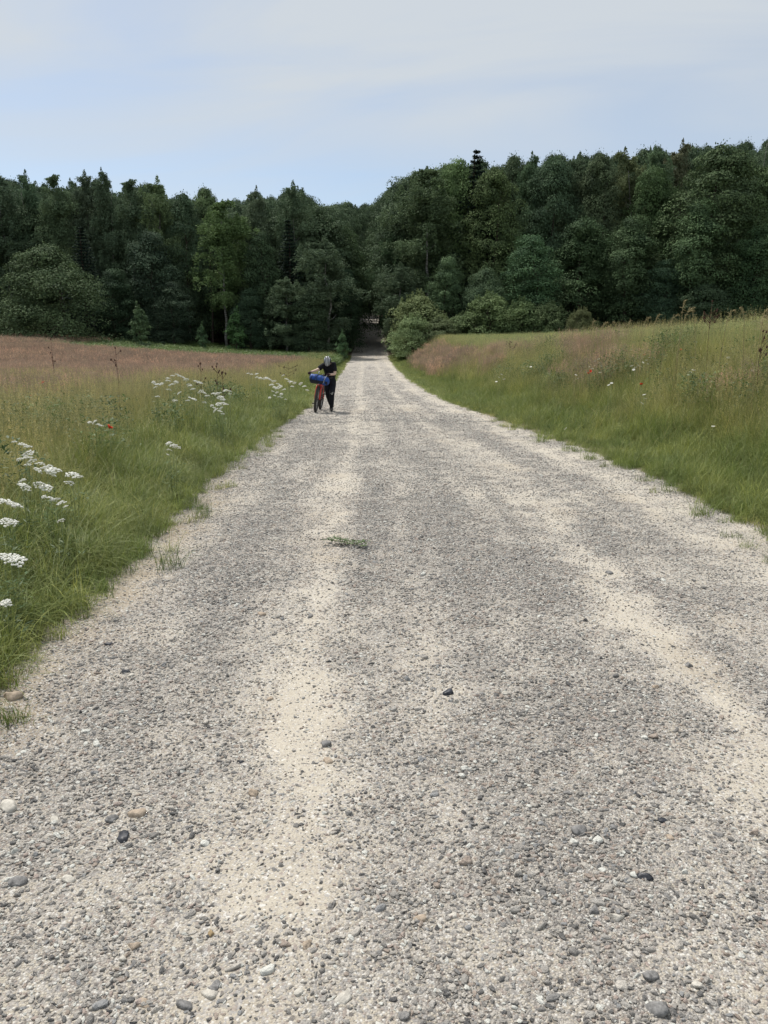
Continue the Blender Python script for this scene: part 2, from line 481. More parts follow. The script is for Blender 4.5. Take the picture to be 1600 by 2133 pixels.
jag = .10 * (vnoise(Yr * 0, Yr, 2.3, 5, 3) - .5) * (np.abs(S - .5) * 2) ** 6
Xr = Lr - .12 + S * (Rr_ - Lr + .24) + jag * np.where(S > .5, 1, -1)
Zr_ = H(np.clip(Xr, Lr + .001, Rr_ - .001), Yr) - .05 * (np.abs(S - .5) > .499)
Zr_ = Zr_ + .006 * (vnoise(Xr, Yr, 30, 11, 2) - .5) * (Yr < 9)
gd = gravel_density(Xr, Yr)
br = sm((.15 - S) / .09) * 1.25 * sm((26 - Yr) / 16) * (.55 + .9 * vnoise(Xr, Yr, 1.6, 12, 3)) + .6 * sm((vnoise(Xr, Yr * .6, 1.1, 99, 3) - .60) / .12)
road = tag(obj('gravel_road', mesh_np('gravel_road', np.stack([Xr, Yr, Zr_], 1), grid_faces(len(rr), ncol), M_road, {'g': gd, 'brown': br}, True)),
           'pale gravel and sand track running from the viewer into the wood', kind='structure')

# ------------------------------------------------------------------ instancing by geometry nodes (for what nobody could count)
def scatter(name, protos, P, rot, scl, idx, parent=None):
    col = bpy.data.collections.new(name + '_kinds')
    for k, me in enumerate(protos):
        o = me if isinstance(me, bpy.types.Object) else bpy.data.objects.new('%s_kind_%02d' % (name, k), me)
        col.objects.link(o)
    ng = bpy.data.node_groups.new(name, 'GeometryNodeTree')
    ng.interface.new_socket('Geometry', in_out='INPUT', socket_type='NodeSocketGeometry')
    ng.interface.new_socket('Geometry', in_out='OUTPUT', socket_type='NodeSocketGeometry')
    N = ng.nodes; Lk = ng.links
    gi = N.new('NodeGroupInput'); go = N.new('NodeGroupOutput')
    ci = N.new('GeometryNodeCollectionInfo'); ci.inputs['Collection'].default_value = col
    ci.inputs['Separate Children'].default_value = True; ci.inputs['Reset Children'].default_value = True
    io = N.new('GeometryNodeInstanceOnPoints'); io.inputs['Pick Instance'].default_value = True
    def na(nm, ty):
        a = N.new('GeometryNodeInputNamedAttribute'); a.data_type = ty; a.inputs['Name'].default_value = nm; return a.outputs['Attribute']
    Lk.new(gi.outputs[0], io.inputs['Points']); Lk.new(ci.outputs[0], io.inputs['Instance'])
    Lk.new(na('idx', 'INT'), io.inputs['Instance Index'])
    e = N.new('FunctionNodeEulerToRotation'); Lk.new(na('rot', 'FLOAT_VECTOR'), e.inputs[0]); Lk.new(e.outputs[0], io.inputs['Rotation'])
    Lk.new(na('scl', 'FLOAT_VECTOR'), io.inputs['Scale'])
    Lk.new(io.outputs[0], go.inputs[0])
    me = bpy.data.meshes.new(name)
    P = np.asarray(P, np.float32); me.vertices.add(len(P)); me.vertices.foreach_set('co', P.ravel())
    for k, v in (('rot', rot), ('scl', scl)):
        a = me.attributes.new(k, 'FLOAT_VECTOR', 'POINT'); a.data.foreach_set('vector', np.asarray(v, np.float32).ravel())
    a = me.attributes.new('idx', 'INT', 'POINT'); a.data.foreach_set('value', np.asarray(idx, np.int32))
    o = obj(name, me, parent)
    md = o.modifiers.new('scatter', 'NODES'); md.node_group = ng
    return o

# ------------------------------------------------------------------ stones
def ico(sub):
    import bmesh
    bm = bmesh.new(); bmesh.ops.create_icosphere(bm, subdivisions=sub, radius=1)
    V = np.array([v.co[:] for v in bm.verts]); Fc = np.array([[v.index for v in f.verts] for f in bm.faces]); bm.free()
    return V, Fc
ICO2, ICO2F = ico(2); ICO1, ICO1F = ico(1)
def stone_mesh(i, sub=2, angular=.5):
    rg = np.random.default_rng(100 + i)
    V, Fc = (ICO2.copy(), ICO2F) if sub == 2 else (ICO1.copy(), ICO1F)
    for k in range(int(5 + 5 * angular)):                    # knock flats off a pebble
        n = rg.normal(size=3); n /= np.linalg.norm(n)
        d = V @ n; c = rg.uniform(.42, .78) if angular > .45 else rg.uniform(.6, .85) if angular > .3 else rg.uniform(.8, .95)
        V = V - np.where(d > c, d - c, 0)[:, None] * n
    V = V * (1 + .12 * rg.normal(size=3)) * np.array([1, rg.uniform(.62, .95), rg.uniform(.42, .72)])
    V = V + .05 * rg.normal(size=V.shape)
    return mesh_np('stone', V, Fc, M_stone, None, angular < .45)
PEB = [stone_mesh(i, 2 if i < 8 else 1, [.3, .8, .5, .95, .4, .9, .6, .9, .7, .8][i]) for i in range(10)]

def road_points(n, y0, y1, thr=None, power=1.0):
    y = y0 + (y1 - y0) * RNG.random(n) ** power
    lim = .56 * y + .5
    lo = np.maximum(xl(y) - .05, -lim); hi = np.minimum(xr(y) + .05, lim)
    x = lo + (hi - lo) * RNG.random(n)
    w = (hi - lo); k = RNG.random(n) < w / w.max()
    x, y = x[k], y[k]
    g = gravel_density(x, y)
    k = RNG.random(len(x)) < .16 + .84 * g ** 1.2
    return x[k], y[k], g[k]
GP, GR_, GS = [], [], []
for n, y0, y1, smin, smax, pw, flat in ((120000, 1.2, 4.2, .0026, .0095, 1.0, 1), (150000, 4.2, 8.5, .0036, .0105, 1.0, 1), (120000, 8.5, 18, .0058, .0135, 1.15, 1), (70000, 18, 74, .009, .020, 2.1, 1), (16000, 1.2, 4.4, .0062, .0125, 1.0, 1), (20000, 4.4, 10, .0075, .0135, 1.0, 1),
                                  (6500, 1.2, 9, .009, .0175, 1.1, 1), (2600, 9, 52, .012, .024, 1.3, 1)):
    x, y, g = road_points(n, y0, y1, power=pw)
    s = smin + (smax - smin) * RNG.random(len(x)) ** 2.4 * (.55 + .6 * g)
    z = H(np.clip(x, xl(y) + .001, xr(y) - .001), y) + s * .12
    GP.append(np.stack([x, y, z], 1)); GR_.append(np.stack([RNG.normal(0, .22, len(x)), RNG.normal(0, .22, len(x)), RNG.random(len(x)) * 6.3], 1))
    GS.append(s[:, None] * np.stack([1 + .35 * RNG.random(len(x)), np.ones(len(x)), .75 + .4 * RNG.random(len(x))], 1))
GP = np.concatenate(GP); GR_ = np.concatenate(GR_); GS = np.concatenate(GS)
tag(scatter('gravel', PEB, GP, GR_, GS, RNG.integers(0, 10, len(GP)), road), kind='stuff')

# the stones one can pick apart, largest first; those placed by hand are the ones that stand out in the photograph
M_flint = plain('flint', (.035, .037, .045), .45, .35, var=.7, scale=1.6, bump=.6)
M_pale = plain('pale_stone', (.50, .47, .415), .85, .15, var=.25, scale=2.2, bump=.9)
M_grey = plain('grey_stone', (.20, .195, .19), .8, .15, var=.4, scale=2.4, bump=.9)
M_tan = plain('tan_stone', (.38, .31, .24), .85, .15, var=.3, scale=2.4, bump=.9)
M_ochre = plain('ochre_stone', (.30, .22, .12), .7, .3, var=.2, scale=1.0, bump=.3)
def stone_at(px, py, wpx, m=None, lab=None, k=None, fl=1.0):
    w = pix_z(px, py, .01)
    z = float(H(w.x, w.y)); sc = wpx / 2 / (F / w.y) * 1.0
    sc = wpx / 2 * (w - Vector((0, 0, EYE))).length / F
    k = random.choice((0, 1, 3, 5, 7)) if k is None else [1, 1, 3, 3, 5, 7][k]
    o = obj('stone', PEB[k], road, (w.x, w.y, z + sc * .02))
    o.rotation_euler = (random.gauss(0, .15), random.gauss(0, .15), random.random() * 6.3)
    o.scale = (sc * 1.15, sc * 1.15, sc * 1.1 * fl)
    if m is not None:
        o.material_slots[0].link = 'OBJECT'; o.material_slots[0].material = m
    if lab: o['label'] = lab
for a in ((260, 1742, 34, M_flint, 'black flint stone with a white chip', 1), (1345, 1838, 32, M_flint, None, 3), (930, 1448, 26, M_flint, 'blackish stone lying alone in mid track', 1),
          (388, 2095, 32, M_grey, None, 5), (300, 2092, 28, M_tan, None, 4), (1362, 2112, 46, M_grey, 'large grey stone at the bottom edge', 4),
          (25, 1452, 40, M_tan, 'tan block of stone at the left verge', 3), (18, 1684, 38, M_pale, None, 0), (225, 1345, 18, M_flint, None, 1), (265, 1405, 18, M_flint, None, 3), (272, 1413, 16, M_pale, None, 1),
          (282, 1694, 36, M_tan, None, 0), (233, 1708, 28, M_grey, None, 2), (115, 1710, 24, M_pale, None, 0), (487, 1738, 17, M_pale, None, 4), (530, 1650, 26, M_tan, None, 2), (440, 1947, 16, M_ochre, 'ochre yellow pebble', 3),
          (256, 1998, 18, M_pale, None, 2), (278, 1972, 24, M_tan, None, 3), (438, 2074, 30, M_pale, None, 5), (452, 2058, 26, M_grey, None, 1), (145, 1838, 26, M_pale, None, 0),
          (42, 1842, 34, M_grey, None, 0), (12, 1834, 18, M_pale, None, 4), (1282, 1920, 26, M_pale, None, 3), (1237, 1908, 26, M_grey, None, 2), (1278, 1732, 24, M_grey, None, 4), (1292, 1622, 18, M_pale, None, 0),
          (1210, 1742, 34, M_grey, None, 0), (1378, 1717, 22, M_flint, None, 5), (1395, 1752, 18, M_tan, None, 1), (1450, 2060, 24, M_pale, None, 4), (1360, 2048, 32, M_grey, 'dark grey slab stone', 1),
          (545, 1277, 22, M_tan, None, 0), (578, 1125, 16, M_pale, None, 2), (1270, 1196, 18, M_grey, None, 1), (1365, 1437, 18, M_tan, None, 3), (1435, 1388, 20, M_grey, None, 2), (683, 1585, 24, M_tan, None, 0),
          (680, 1549, 30, M_grey, None, 0), (640, 1980, 24, M_tan, None, 2), (875, 1916, 26, M_tan, None, 4), (718, 2094, 34, M_pale, None, 5), (940, 1915, 20, M_pale, None, 1), (620, 2080, 22, M_pale, None, 0), (1055, 1452, 18, M_pale, None, 2),
          (500, 1580, 16, M_flint, None, 3), (560, 1450, 18, M_tan, None, 1), (1545, 1250, 14, M_grey, None, 1), (815, 783, 7, M_flint, None, 1), (462, 1003, 7, M_flint, None, 3), (1205, 1137, 9, M_flint, None, 1), (905, 1005, 8, M_grey, None, 1)):
    stone_at(*a)
cnt = 0
while cnt < 246:
    y = 1.3 + 5.2 * random.random() ** 1.2
    lim = .5 * y + .15
    x = random.uniform(max(-lim, float(xl(y))), min(lim, float(xr(y))))
    if random.random() > .2 + .8 * float(gravel_density(np.array(x), np.array(y))): continue
    s = .010 + .014 * random.random() ** 2.2
    o = obj('stone', PEB[random.randrange(6)], road, (x, y, float(H(x, y)) + s * .15))
    o.rotation_euler = (random.gauss(0, .2), random.gauss(0, .2), random.random() * 6.3)
    o.scale = (s * 1.2, s, s); cnt += 1

# ------------------------------------------------------------------ grasses
def blades(rg, n, h0, h1, spread, lean, width, seg=3, curl=1.0, dirn=None):
    """n bent tapering blades growing from a disc"""
    hgt = rg.uniform(h0, h1, n); ang = rg.uniform(0, 2 * np.pi, n); r = spread * np.sqrt(rg.random(n)); pa = rg.uniform(0, 2 * np.pi, n)
    bx = r * np.cos(pa); by = r * np.sin(pa)
    ln = lean * (.3 + rg.random(n)) ; wid = width * rg.uniform(.7, 1.3, n)
    sx = -np.sin(ang); sy = np.cos(ang)
    V = []; T = []
    for k in range(seg + 1):
        f = k / seg
        th = ln * (.35 + .65 * curl * f)                      # bending angle grows along the blade
        dist = hgt * f * np.sin(th) ; zz = hgt * f * np.cos(th)
        cx_ = bx + np.cos(ang) * dist; cy_ = by + np.sin(ang) * dist
        w = wid * (1 - f) ** .7 * .5 if k < seg else wid * 0.02
        V.append(np.stack([cx_ - sx * w, cy_ - sy * w, zz], 1)); V.append(np.stack([cx_ + sx * w, cy_ + sy * w, zz], 1)); T += [np.full(n, f)] * 2
    Vv = np.stack(V, 1).reshape(-1, 3); Tt = np.stack(T, 1).reshape(-1)
    b = np.arange(n)[:, None] * (2 * (seg + 1))
    q = [b + np.array([[2 * k, 2 * k + 1, 2 * k + 3, 2 * k + 2]]) for k in range(seg)]
    tips = np.stack([bx + np.cos(ang) * hgt * np.sin(ln * (.35 + .65 * curl)), by + np.sin(ang) * hgt * np.sin(ln * (.35 + .65 * curl)), hgt * np.cos(ln * (.35 + .65 * curl))], 1)
    return Vv, np.concatenate(q), Tt, tips, ang
def panicles(rg, tips, n, length, rad, size):
    """loose seed heads: little flakes round the top of each stem"""
    V = []
    for tpt in tips:
        f = rg.random(n); r = rad * (1 - f) * np.sqrt(rg.random(n)) + .002; a = rg.uniform(0, 6.3, n)
        c = np.stack([tpt[0] + r * np.cos(a), tpt[1] + r * np.sin(a), tpt[2] - length * .45 + length * f], 1)
        d1 = rg.normal(size=(n, 3)) * np.array([.5, .5, 1]); d1 /= np.linalg.norm(d1, axis=1)[:, None]; d2 = np.cross(d1, rg.normal(size=(n, 3))); d2 /= np.linalg.norm(d2, axis=1)[:, None]
        s = size * rg.uniform(.6, 1.4, (n, 1))
        V.append(np.stack([c - d1 * s, c + d2 * s * .35, c + d1 * s, c - d2 * s * .35], 1).reshape(-1, 3))
    V = np.concatenate(V); m = len(V) // 4
    return V, np.arange(m * 4).reshape(m, 4)
def tuft(seed, mat, n, h0, h1, spread, lean, width, seg=3, curl=1.0, stems=0, sh=(.6, .8), pan=None, extra=None, leafy=None):
    rg = np.random.default_rng(seed); mb = MB()
    V, q, T, _, _ = blades(rg, n, h0, h1, spread, lean, width, seg, curl); mb.add(V, q, T)
    mats = [mat] + ([extra] if extra else []); nf0 = len(q)
    if stems:
        V, q, T, tips, _ = blades(rg, stems, sh[0], sh[1], spread * 1.1, .28, width * .5, 2, 1.0)
        mb.add(V, q, np.full(len(V), .8))
        if pan: V, q = panicles(rg, tips, *pan); mb.add(V, q, np.full(len(V), 1.0))
    if leafy:
        nl, lw, lh = leafy
        c = np.stack([rg.normal(0, spread * .6, nl), rg.normal(0, spread * .6, nl), rg.uniform(.05, lh, nl)], 1)
        d = rg.normal(size=(nl, 3)) * np.array([1, 1, .5]); d /= np.linalg.norm(d, axis=1)[:, None]
        e = np.cross(d, np.array([0, 0, 1.0]) + .4 * rg.normal(size=(nl, 3))); e /= np.linalg.norm(e, axis=1)[:, None]
        s = lw * rg.uniform(.6, 1.3, (nl, 1))
        V = np.stack([c - d * s, c + e * s * .4, c + d * s, c - e * s * .4], 1).reshape(-1, 3); mb.add(V, np.arange(nl * 4).reshape(nl, 4), rg.random(nl * 4) * .5)
    V = np.concatenate(mb.v); f = np.concatenate(mb.f[4]); mi = None
    if extra: mi = np.zeros(len(f), int); mi[nf0:] = 1
    return mesh_np('tuft', V, f, mats, {'t': np.concatenate(mb.a)}, False, mi)
NEAR_SHORT = [tuft(200 + i, M_verge, 46, .05, .17, .075, .75, .0035, 3, 1.4) for i in range(6)]
NEAR_MID = [tuft(220 + i, M_verge, 40, .14, .38, .10, .95, .0046, 5, 1.8) for i in range(6)]
NEAR_TALL = [tuft(240 + i, M_tall, 32, .28, .68, .11, .62, .0052, 5, 1.8, 5, (.55, .85), (16, .12, .018, .006), extra=M_straw) for i in range(7)]
ARCH = [tuft(250 + i, M_straw, 13, .35, .62, .08, 1.05, .0052, 6, 2.0) for i in range(5)]
NEAR_STRAW = [tuft(260 + i, M_straw, 16, .25, .55, .09, .35, .004, 4, 1.6, 11, (.5, .88), (22, .14, .016, .0065)) for i in range(5)]
FAR_TALL = [tuft(280 + i, M_tall, 34, .28, .62, .24, .45, .010, 3, 1.5, 7, (.5, .82), (12, .16, .03, .012), extra=M_straw) for i in range(6)]
FAR_VERGE = [tuft(300 + i, M_verge, 44, .10, .34, .22, .7, .009, 3, 1.5) for i in range(5)]
SEED = [tuft(320 + i, M_straw, 12, .3, .6, .22, .3, .008, 3, 1.3, 30, (.55, .86), (15, .17, .035, .012), extra=M_seed) for i in range(6)]
SEED_FAR = [tuft(340 + i, M_seed, 10, .3, .6, .34, .3, .016, 2, 1.3, 26, (.55, .86), (14, .2, .06, .022)) for i in range(5)]
CROP = [tuft(360 + i, M_crop, 30, .35, .62, .26, .35, .012, 3, 1.3, 12, (.5, .7), (10, .16, .035, .014)) for i in range(5)]
HERB = [tuft(380 + i, M_herb, 16, .2, .55, .2, .5, .014, 3, 1.3, leafy=(90, .045, .6)) for i in range(5)]
WEED = [tuft(400 + i, M_weed, 6, .2, .45, .14, .5, .006, 3, 1.3, leafy=(130, .022, .55)) for i in range(5)]

def field_points(dens, y0, y1, side, u0, u1, mask=None, cap=.62):
    """random points on one side of the road, u metres off its edge, thinned by mask(x,y,u)"""
    n = int(dens * (y1 - y0) * (u1 - u0)); y = RNG.uniform(y0, y1, n); u = RNG.uniform(u0, u1, n)
    x = xl(y) - u if side < 0 else xr(y) + u
    k = np.abs(x) < cap * y + 1.6
    x, y, u = x[k], y[k], u[k]
    if mask is not None:
        k = RNG.random(len(x)) < mask(x, y, u); x, y, u = x[k], y[k], u[k]
    return x, y, u
def plant_field(name, label, protos, pts, smin, smax, parent=None, hscale=None, tilt=.12, bias=None):
    x = np.concatenate([p[0] for p in pts]); y = np.concatenate([p[1] for p in pts]); u = np.concatenate([p[2] for p in pts])
    n = len(x); s = RNG.uniform(smin, smax, n)
    sz = s * (hscale(x, y, u) if hscale else 1.0)
    P = np.stack([x, y, H(x, y) - .012], 1)
    rot = np.stack([RNG.normal(0, tilt, n), RNG.normal(0, tilt, n), RNG.uniform(0, 6.3, n)], 1)
    o = scatter(name, protos, P, rot, np.stack([s, s, sz], 1), RNG.integers(0, len(protos), n))
    return tag(o, label, name.replace('_', ' ').split('.')[0], kind='stuff')
band = lambda u, a, b, w=.35: sm((u - a) / w + .5) * sm((b - u) / w + .5)
nz = lambda x, y, s, sd: vnoise(x, y, s, sd, 3)

# short green verge on both sides
plant_field('verge_grass', 'short green grass edging the gravel track on both sides', NEAR_SHORT + NEAR_MID[:2],
    [field_points(260, 1.6, 9, -1, -.10, .7, lambda x, y, u: sm((u + .10 + .25 * (nz(x, y, 3, 7) - .5)) / .16)),
     field_points(22, 2, 16, -1, -.42, 0, lambda x, y, u: sm((nz(x, y, 2.2, 17) - .45) / .1)), field_points(22, 4, 18, 1, -.42, 0, lambda x, y, u: sm((nz(x, y, 2.2, 18) - .45) / .1)),
     field_points(110, 9, 24, -1, -.12, .8, lambda x, y, u: sm((u + .12 + .3 * (nz(x, y, 2, 7) - .5)) / .2)),
     field_points(190, 4, 12, 1, -.12, 1.7, lambda x, y, u: sm((u + .12 + .35 * (nz(x, y, 2.5, 9) - .5)) / .25) * sm((1.9 - u) / .6)),
     field_points(80, 12, 28, 1, -.12, 1.5, lambda x, y, u: sm((u + .12 + .3 * (nz(x, y, 2, 9) - .5)) / .25) * sm((1.7 - u) / .6))], .75, 1.25)
plant_field('verge_grass', 'far green verge grass beside the track near the wood', FAR_VERGE,
    [field_points(22, 22, 98, -1, -.05, 2.0, lambda x, y, u: sm(u / .3 + .4) * sm((2.4 - u) / 1.2)), field_points(22, 24, 98, 1, -.05, 2.2, lambda x, y, u: sm(u / .3 + .4) * sm((2.6 - u) / 1.2))],
    .7, 1.15, hscale=lambda x, y, u: .55 + .5 * sm(u / 1.2))
# taller green grass behind it
plant_field('bank_grass', 'arching mid height green grass beside the track', NEAR_MID,
    [field_points(150, 1.6, 10, -1, .08, 2.0, lambda x, y, u: band(u, .26, 1.7)), field_points(75, 10, 26, -1, .15, 2.2, lambda x, y, u: band(u, .32, 1.9)),
     field_points(115, 6, 15, 1, .6, 3.8, lambda x, y, u: band(u, 1.0, 3.4, .8) * (.35 + .65 * sm((nz(x, y, .6, 41) - .35) / .2))),
     field_points(45, 15, 34, 1, .6, 3.4, lambda x, y, u: band(u, .8, 3.0, .8))], .85, 1.6, hscale=lambda x, y, u: (.7 + .45 * sm((u - .3) / 1.0)) * (.75 + .55 * sm((nz(x, y, 1.1, 42) - .4) / .2)))
def tall_mask(side):
    return lambda x, y, u: sm((u - .9) / .9) * (.25 + .75 * sm((nz(x, y, .55, 51) - .33) / .2))
plant_field('meadow_grass', 'tall green and olive meadow grass with pale seed stems', NEAR_TALL,
    [field_points(85, 1.6, 11, -1, .7, 6, tall_mask(-1)), field_points(45, 11, 28, -1, .8, 12, tall_mask(-1)),
     field_points(60, 6, 16, 1, 1.8, 9, tall_mask(1)), field_points(42, 16, 30, 1, 1.8, 14, tall_mask(1))], .75, 1.2, hscale=lambda x, y, u: .62 + .42 * sm((u - .8) / 2.2))
plant_field('straw_grass', 'straw coloured dry grass stems standing in the meadow', NEAR_STRAW,
    [field_points(60, 3, 12, -1, 1.3, 7, lambda x, y, u: sm((u - 1.2) / 1.5) * (.25 + .75 * sm((nz(x, y, .8, 63) - .40) / .15))), field_points(40, 12, 28, -1, 1.8, 14, lambda x, y, u: sm((u - 1.8) / 1.5) * sm((nz(x, y, .5, 63) - .36) / .15)),
     field_points(20, 7, 30, 1, 2.0, 9, lambda x, y, u: sm((u - 2.2) / 1.5) * sm((nz(x, y, .7, 65) - .52) / .1))], .8, 1.15)
plant_field('meadow_grass', 'far tall green meadow grass between the track and the field', FAR_TALL,
    [field_points(15, 26, 95, -1, 1.2, 5.0, lambda x, y, u: band(u, 1.6, 4.3, 1.2)), field_points(14, 29, 92, 1, 1.4, 6.5, lambda x, y, u: band(u, 2.0, 6.0, 1.4) * (.4 + .6 * sm((nz(x, y, .3, 43) - .4) / .15)))], .8, 1.2)
plant_field('arching_grass', 'pale grass stems arching over the verge', ARCH,
    [field_points(11, 1.8, 12, -1, .55, 4, lambda x, y, u: sm((nz(x, y, .9, 88) - .42) / .15)), field_points(6, 12, 30, -1, .8, 6), field_points(8, 5, 20, 1, 1.2, 5, lambda x, y, u: sm((nz(x, y, .9, 89) - .42) / .15))], .7, 1.2)
# reddish brown seeding grass
plant_field('seed_grass', 'reddish brown seeding grass covering the left field', SEED,
    [field_points(25, 9, 44, -1, 3.0, 24, lambda x, y, u: sm((u - 2.6 - .08 * (30 - np.minimum(y, 30))) / 2.5) * (.55 + .45 * sm((nz(x, y, .3, 71) - .35) / .2))),
     field_points(11, 10, 46, 1, 2.2, 8, lambda x, y, u: band(u, 2.6, 4.8, 1.2) * sm((nz(x, y, .4, 73) - .50) / .08))], .85, 1.12)
plant_field('seed_grass', 'far reddish brown seeding grass up to the wood edge', SEED_FAR,
    [field_points(7.5, 42, 92, -1, 3.4, 62, lambda x, y, u: sm((u - 3.2) / 2) * (1 - sm((y - 70) / 5) * sm((34 - u) / 8))),
     field_points(8, 44, 80, 1, 1.2, 5, lambda x, y, u: band(u, 1.7, 3.9, 1.2) * .42)], .9, 1.2)
# the crop on the right
plant_field('crop_field', 'pale green cereal crop on top of the right bank', CROP,
    [field_points(16, 9, 34, 1, 3.9, 22, lambda x, y, u: sm((u - 4.3) / 1.6)), field_points(10, 34, 88, 1, 4.2, 62, lambda x, y, u: sm((u - 4.4) / 1.4))], .95, 1.15)
# green herbs at the foot of the wood and weeds on the right bank
plant_field('herb_strip', 'strip of green nettles and herbs at the foot of the left wood', HERB,
    [field_points(9, 68, 100, -1, .6, 38, lambda x, y, u: sm((y - 70) / 4) * sm((38 - u) / 5)), field_points(4, 90, 100, -1, 36, 66), field_points(6, 86, 98, 1, .8, 60)], .9, 1.5)
plant_field('bank_weeds', 'dark leafy weeds among the grass of the right bank', WEED,
    [field_points(16, 7, 32, 1, 2.4, 9, lambda x, y, u: sm((nz(x, y, .7, 83) - .50) / .08)), field_points(14, 3, 22, -1, 1.3, 6, lambda x, y, u: sm((nz(x, y, .8, 85) - .52) / .08))], .9, 1.5)

# ------------------------------------------------------------------ trees
def leaves_mesh(name, c, nrm, size, mat, v, aspect=.6):
    """diamond leaves at c facing nrm"""
    n = len(c); rg = RNG
    nrm = nrm / np.maximum(np.linalg.norm(nrm, axis=1), 1e-6)[:, None]
    r = rg.normal(size=(n, 3)); d = np.cross(nrm, r); d /= np.maximum(np.linalg.norm(d, axis=1), 1e-6)[:, None]
    e = np.cross(nrm, d); s = size[:, None]
    V = np.stack([c - d * s, c + e * s * aspect, c + d * s, c - e * s * aspect], 1).reshape(-1, 3)
    return mesh_np(name, V, np.arange(n * 4).reshape(n, 4), mat, {'v': np.repeat(v, 4)})
def crown_broad(H_, Rr, base, nclump, per, ls, mat, shape='round', flat=.7, cl=(.16, .30), seed=0):
    rg = np.random.default_rng(seed); P = []; Nn = []; Vv = []
    ph = rg.uniform(0, 6.3, 4)
    hh = H_ - base
    for k in range(nclump):
        t = rg.random() ** .85; an = rg.uniform(0, 6.3)
        if shape == 'round': env = math.sqrt(max(.02, 1 - (max(t, .0) * 1.0 - .38) ** 2 / (.62 ** 2 if t > .38 else .62 ** 2)))
        elif shape == 'column': env = min(1, (1 - t) * 2.4 + .10) ** .55 * (.82 + .18 * math.sin(t * 9 + ph[3] + an))
        elif shape == 'shrub': env = math.sqrt(max(.03, 1 - t * t))
        else: env = max(.1, 1 - t)
        env *= rg.uniform(.82, 1.1)
        lob = 1 + .16 * math.sin(2 * an + ph[0]) + .12 * math.sin(3 * an + ph[1] + t * 4) + .10 * math.sin(9 * t + ph[2] + an)
        cr = Rr * rg.uniform(*cl) * (.65 + .5 * env)
        rad = max(0, Rr * env * lob - cr * .6) * (rg.random() ** .28)
        c0 = np.array([rad * math.cos(an), rad * math.sin(an), base + t * hh * (1 - .03) - cr * .25])
        m = int(per * rg.uniform(.6, 1.3))
        d = rg.normal(size=(m, 3)); d[:, 2] = np.abs(d[:, 2]) * np.where(rg.random(m) < .78, 1, -.6); d /= np.linalg.norm(d, axis=1)[:, None]
        q = c0 + d * np.array([1.15, 1.15, flat]) * cr * (.55 + .5 * rg.random((m, 1)) ** .5)
        out = np.array([math.cos(an), math.sin(an), 0]) * .5
        P.append(q); Nn.append(d + out + .55 * rg.normal(size=(m, 3)) + np.array([0, 0, .5])); Vv.append(np.clip(rg.normal(.45, .28) + rg.normal(0, .22, m), 0, 1))
    for q0 in [p_[np.argmax(p_[:, 2])] for p_ in P]:              # upright shoots
        if rg.random() < (.9 if H_ < 6 else .28):
            m = 46; g = rg.random(m) ** 1.5; L_ = rg.uniform(.25, 1.0) ** 1.5 * (1.15 if H_ < 6 else .85); an = rg.uniform(0, 6.3, m); w_ = (.45 * (1 - g) + .05) * (.42 if H_ < 6 else max(.5, H_ / 20))
            P.append(np.stack([q0[0] + w_ * np.cos(an), q0[1] + w_ * np.sin(an), q0[2] - .3 + g * L_], 1)); Nn.append(rg.normal(size=(m, 3)) + np.array([0, 0, .6])); Vv.append(np.full(m, .6))
    # twigs that stand clear of the outline
    m = int(nclump * per * .02); t = rg.random(m); an = rg.uniform(0, 6.3, m); cc = np.concatenate(P)
    pick = cc[rg.integers(0, len(cc), m)]; ax = np.array([0, 0, base + hh * .4])
    P.append(pick + (pick - ax) * rg.uniform(.0, .06, (m, 1))); Nn.append(rg.normal(size=(m, 3)) + np.array([0, 0, .5])); Vv.append(rg.random(m))
    P = np.concatenate(P); Nn = np.concatenate(Nn); Vv = np.concatenate(Vv)
    P[:, 2] = np.maximum(P[:, 2], .05 + .1 * rg.random(len(P)))
    return leaves_mesh('crown', P, Nn, ls * rg.uniform(.6, 1.35, len(P)), mat, Vv)
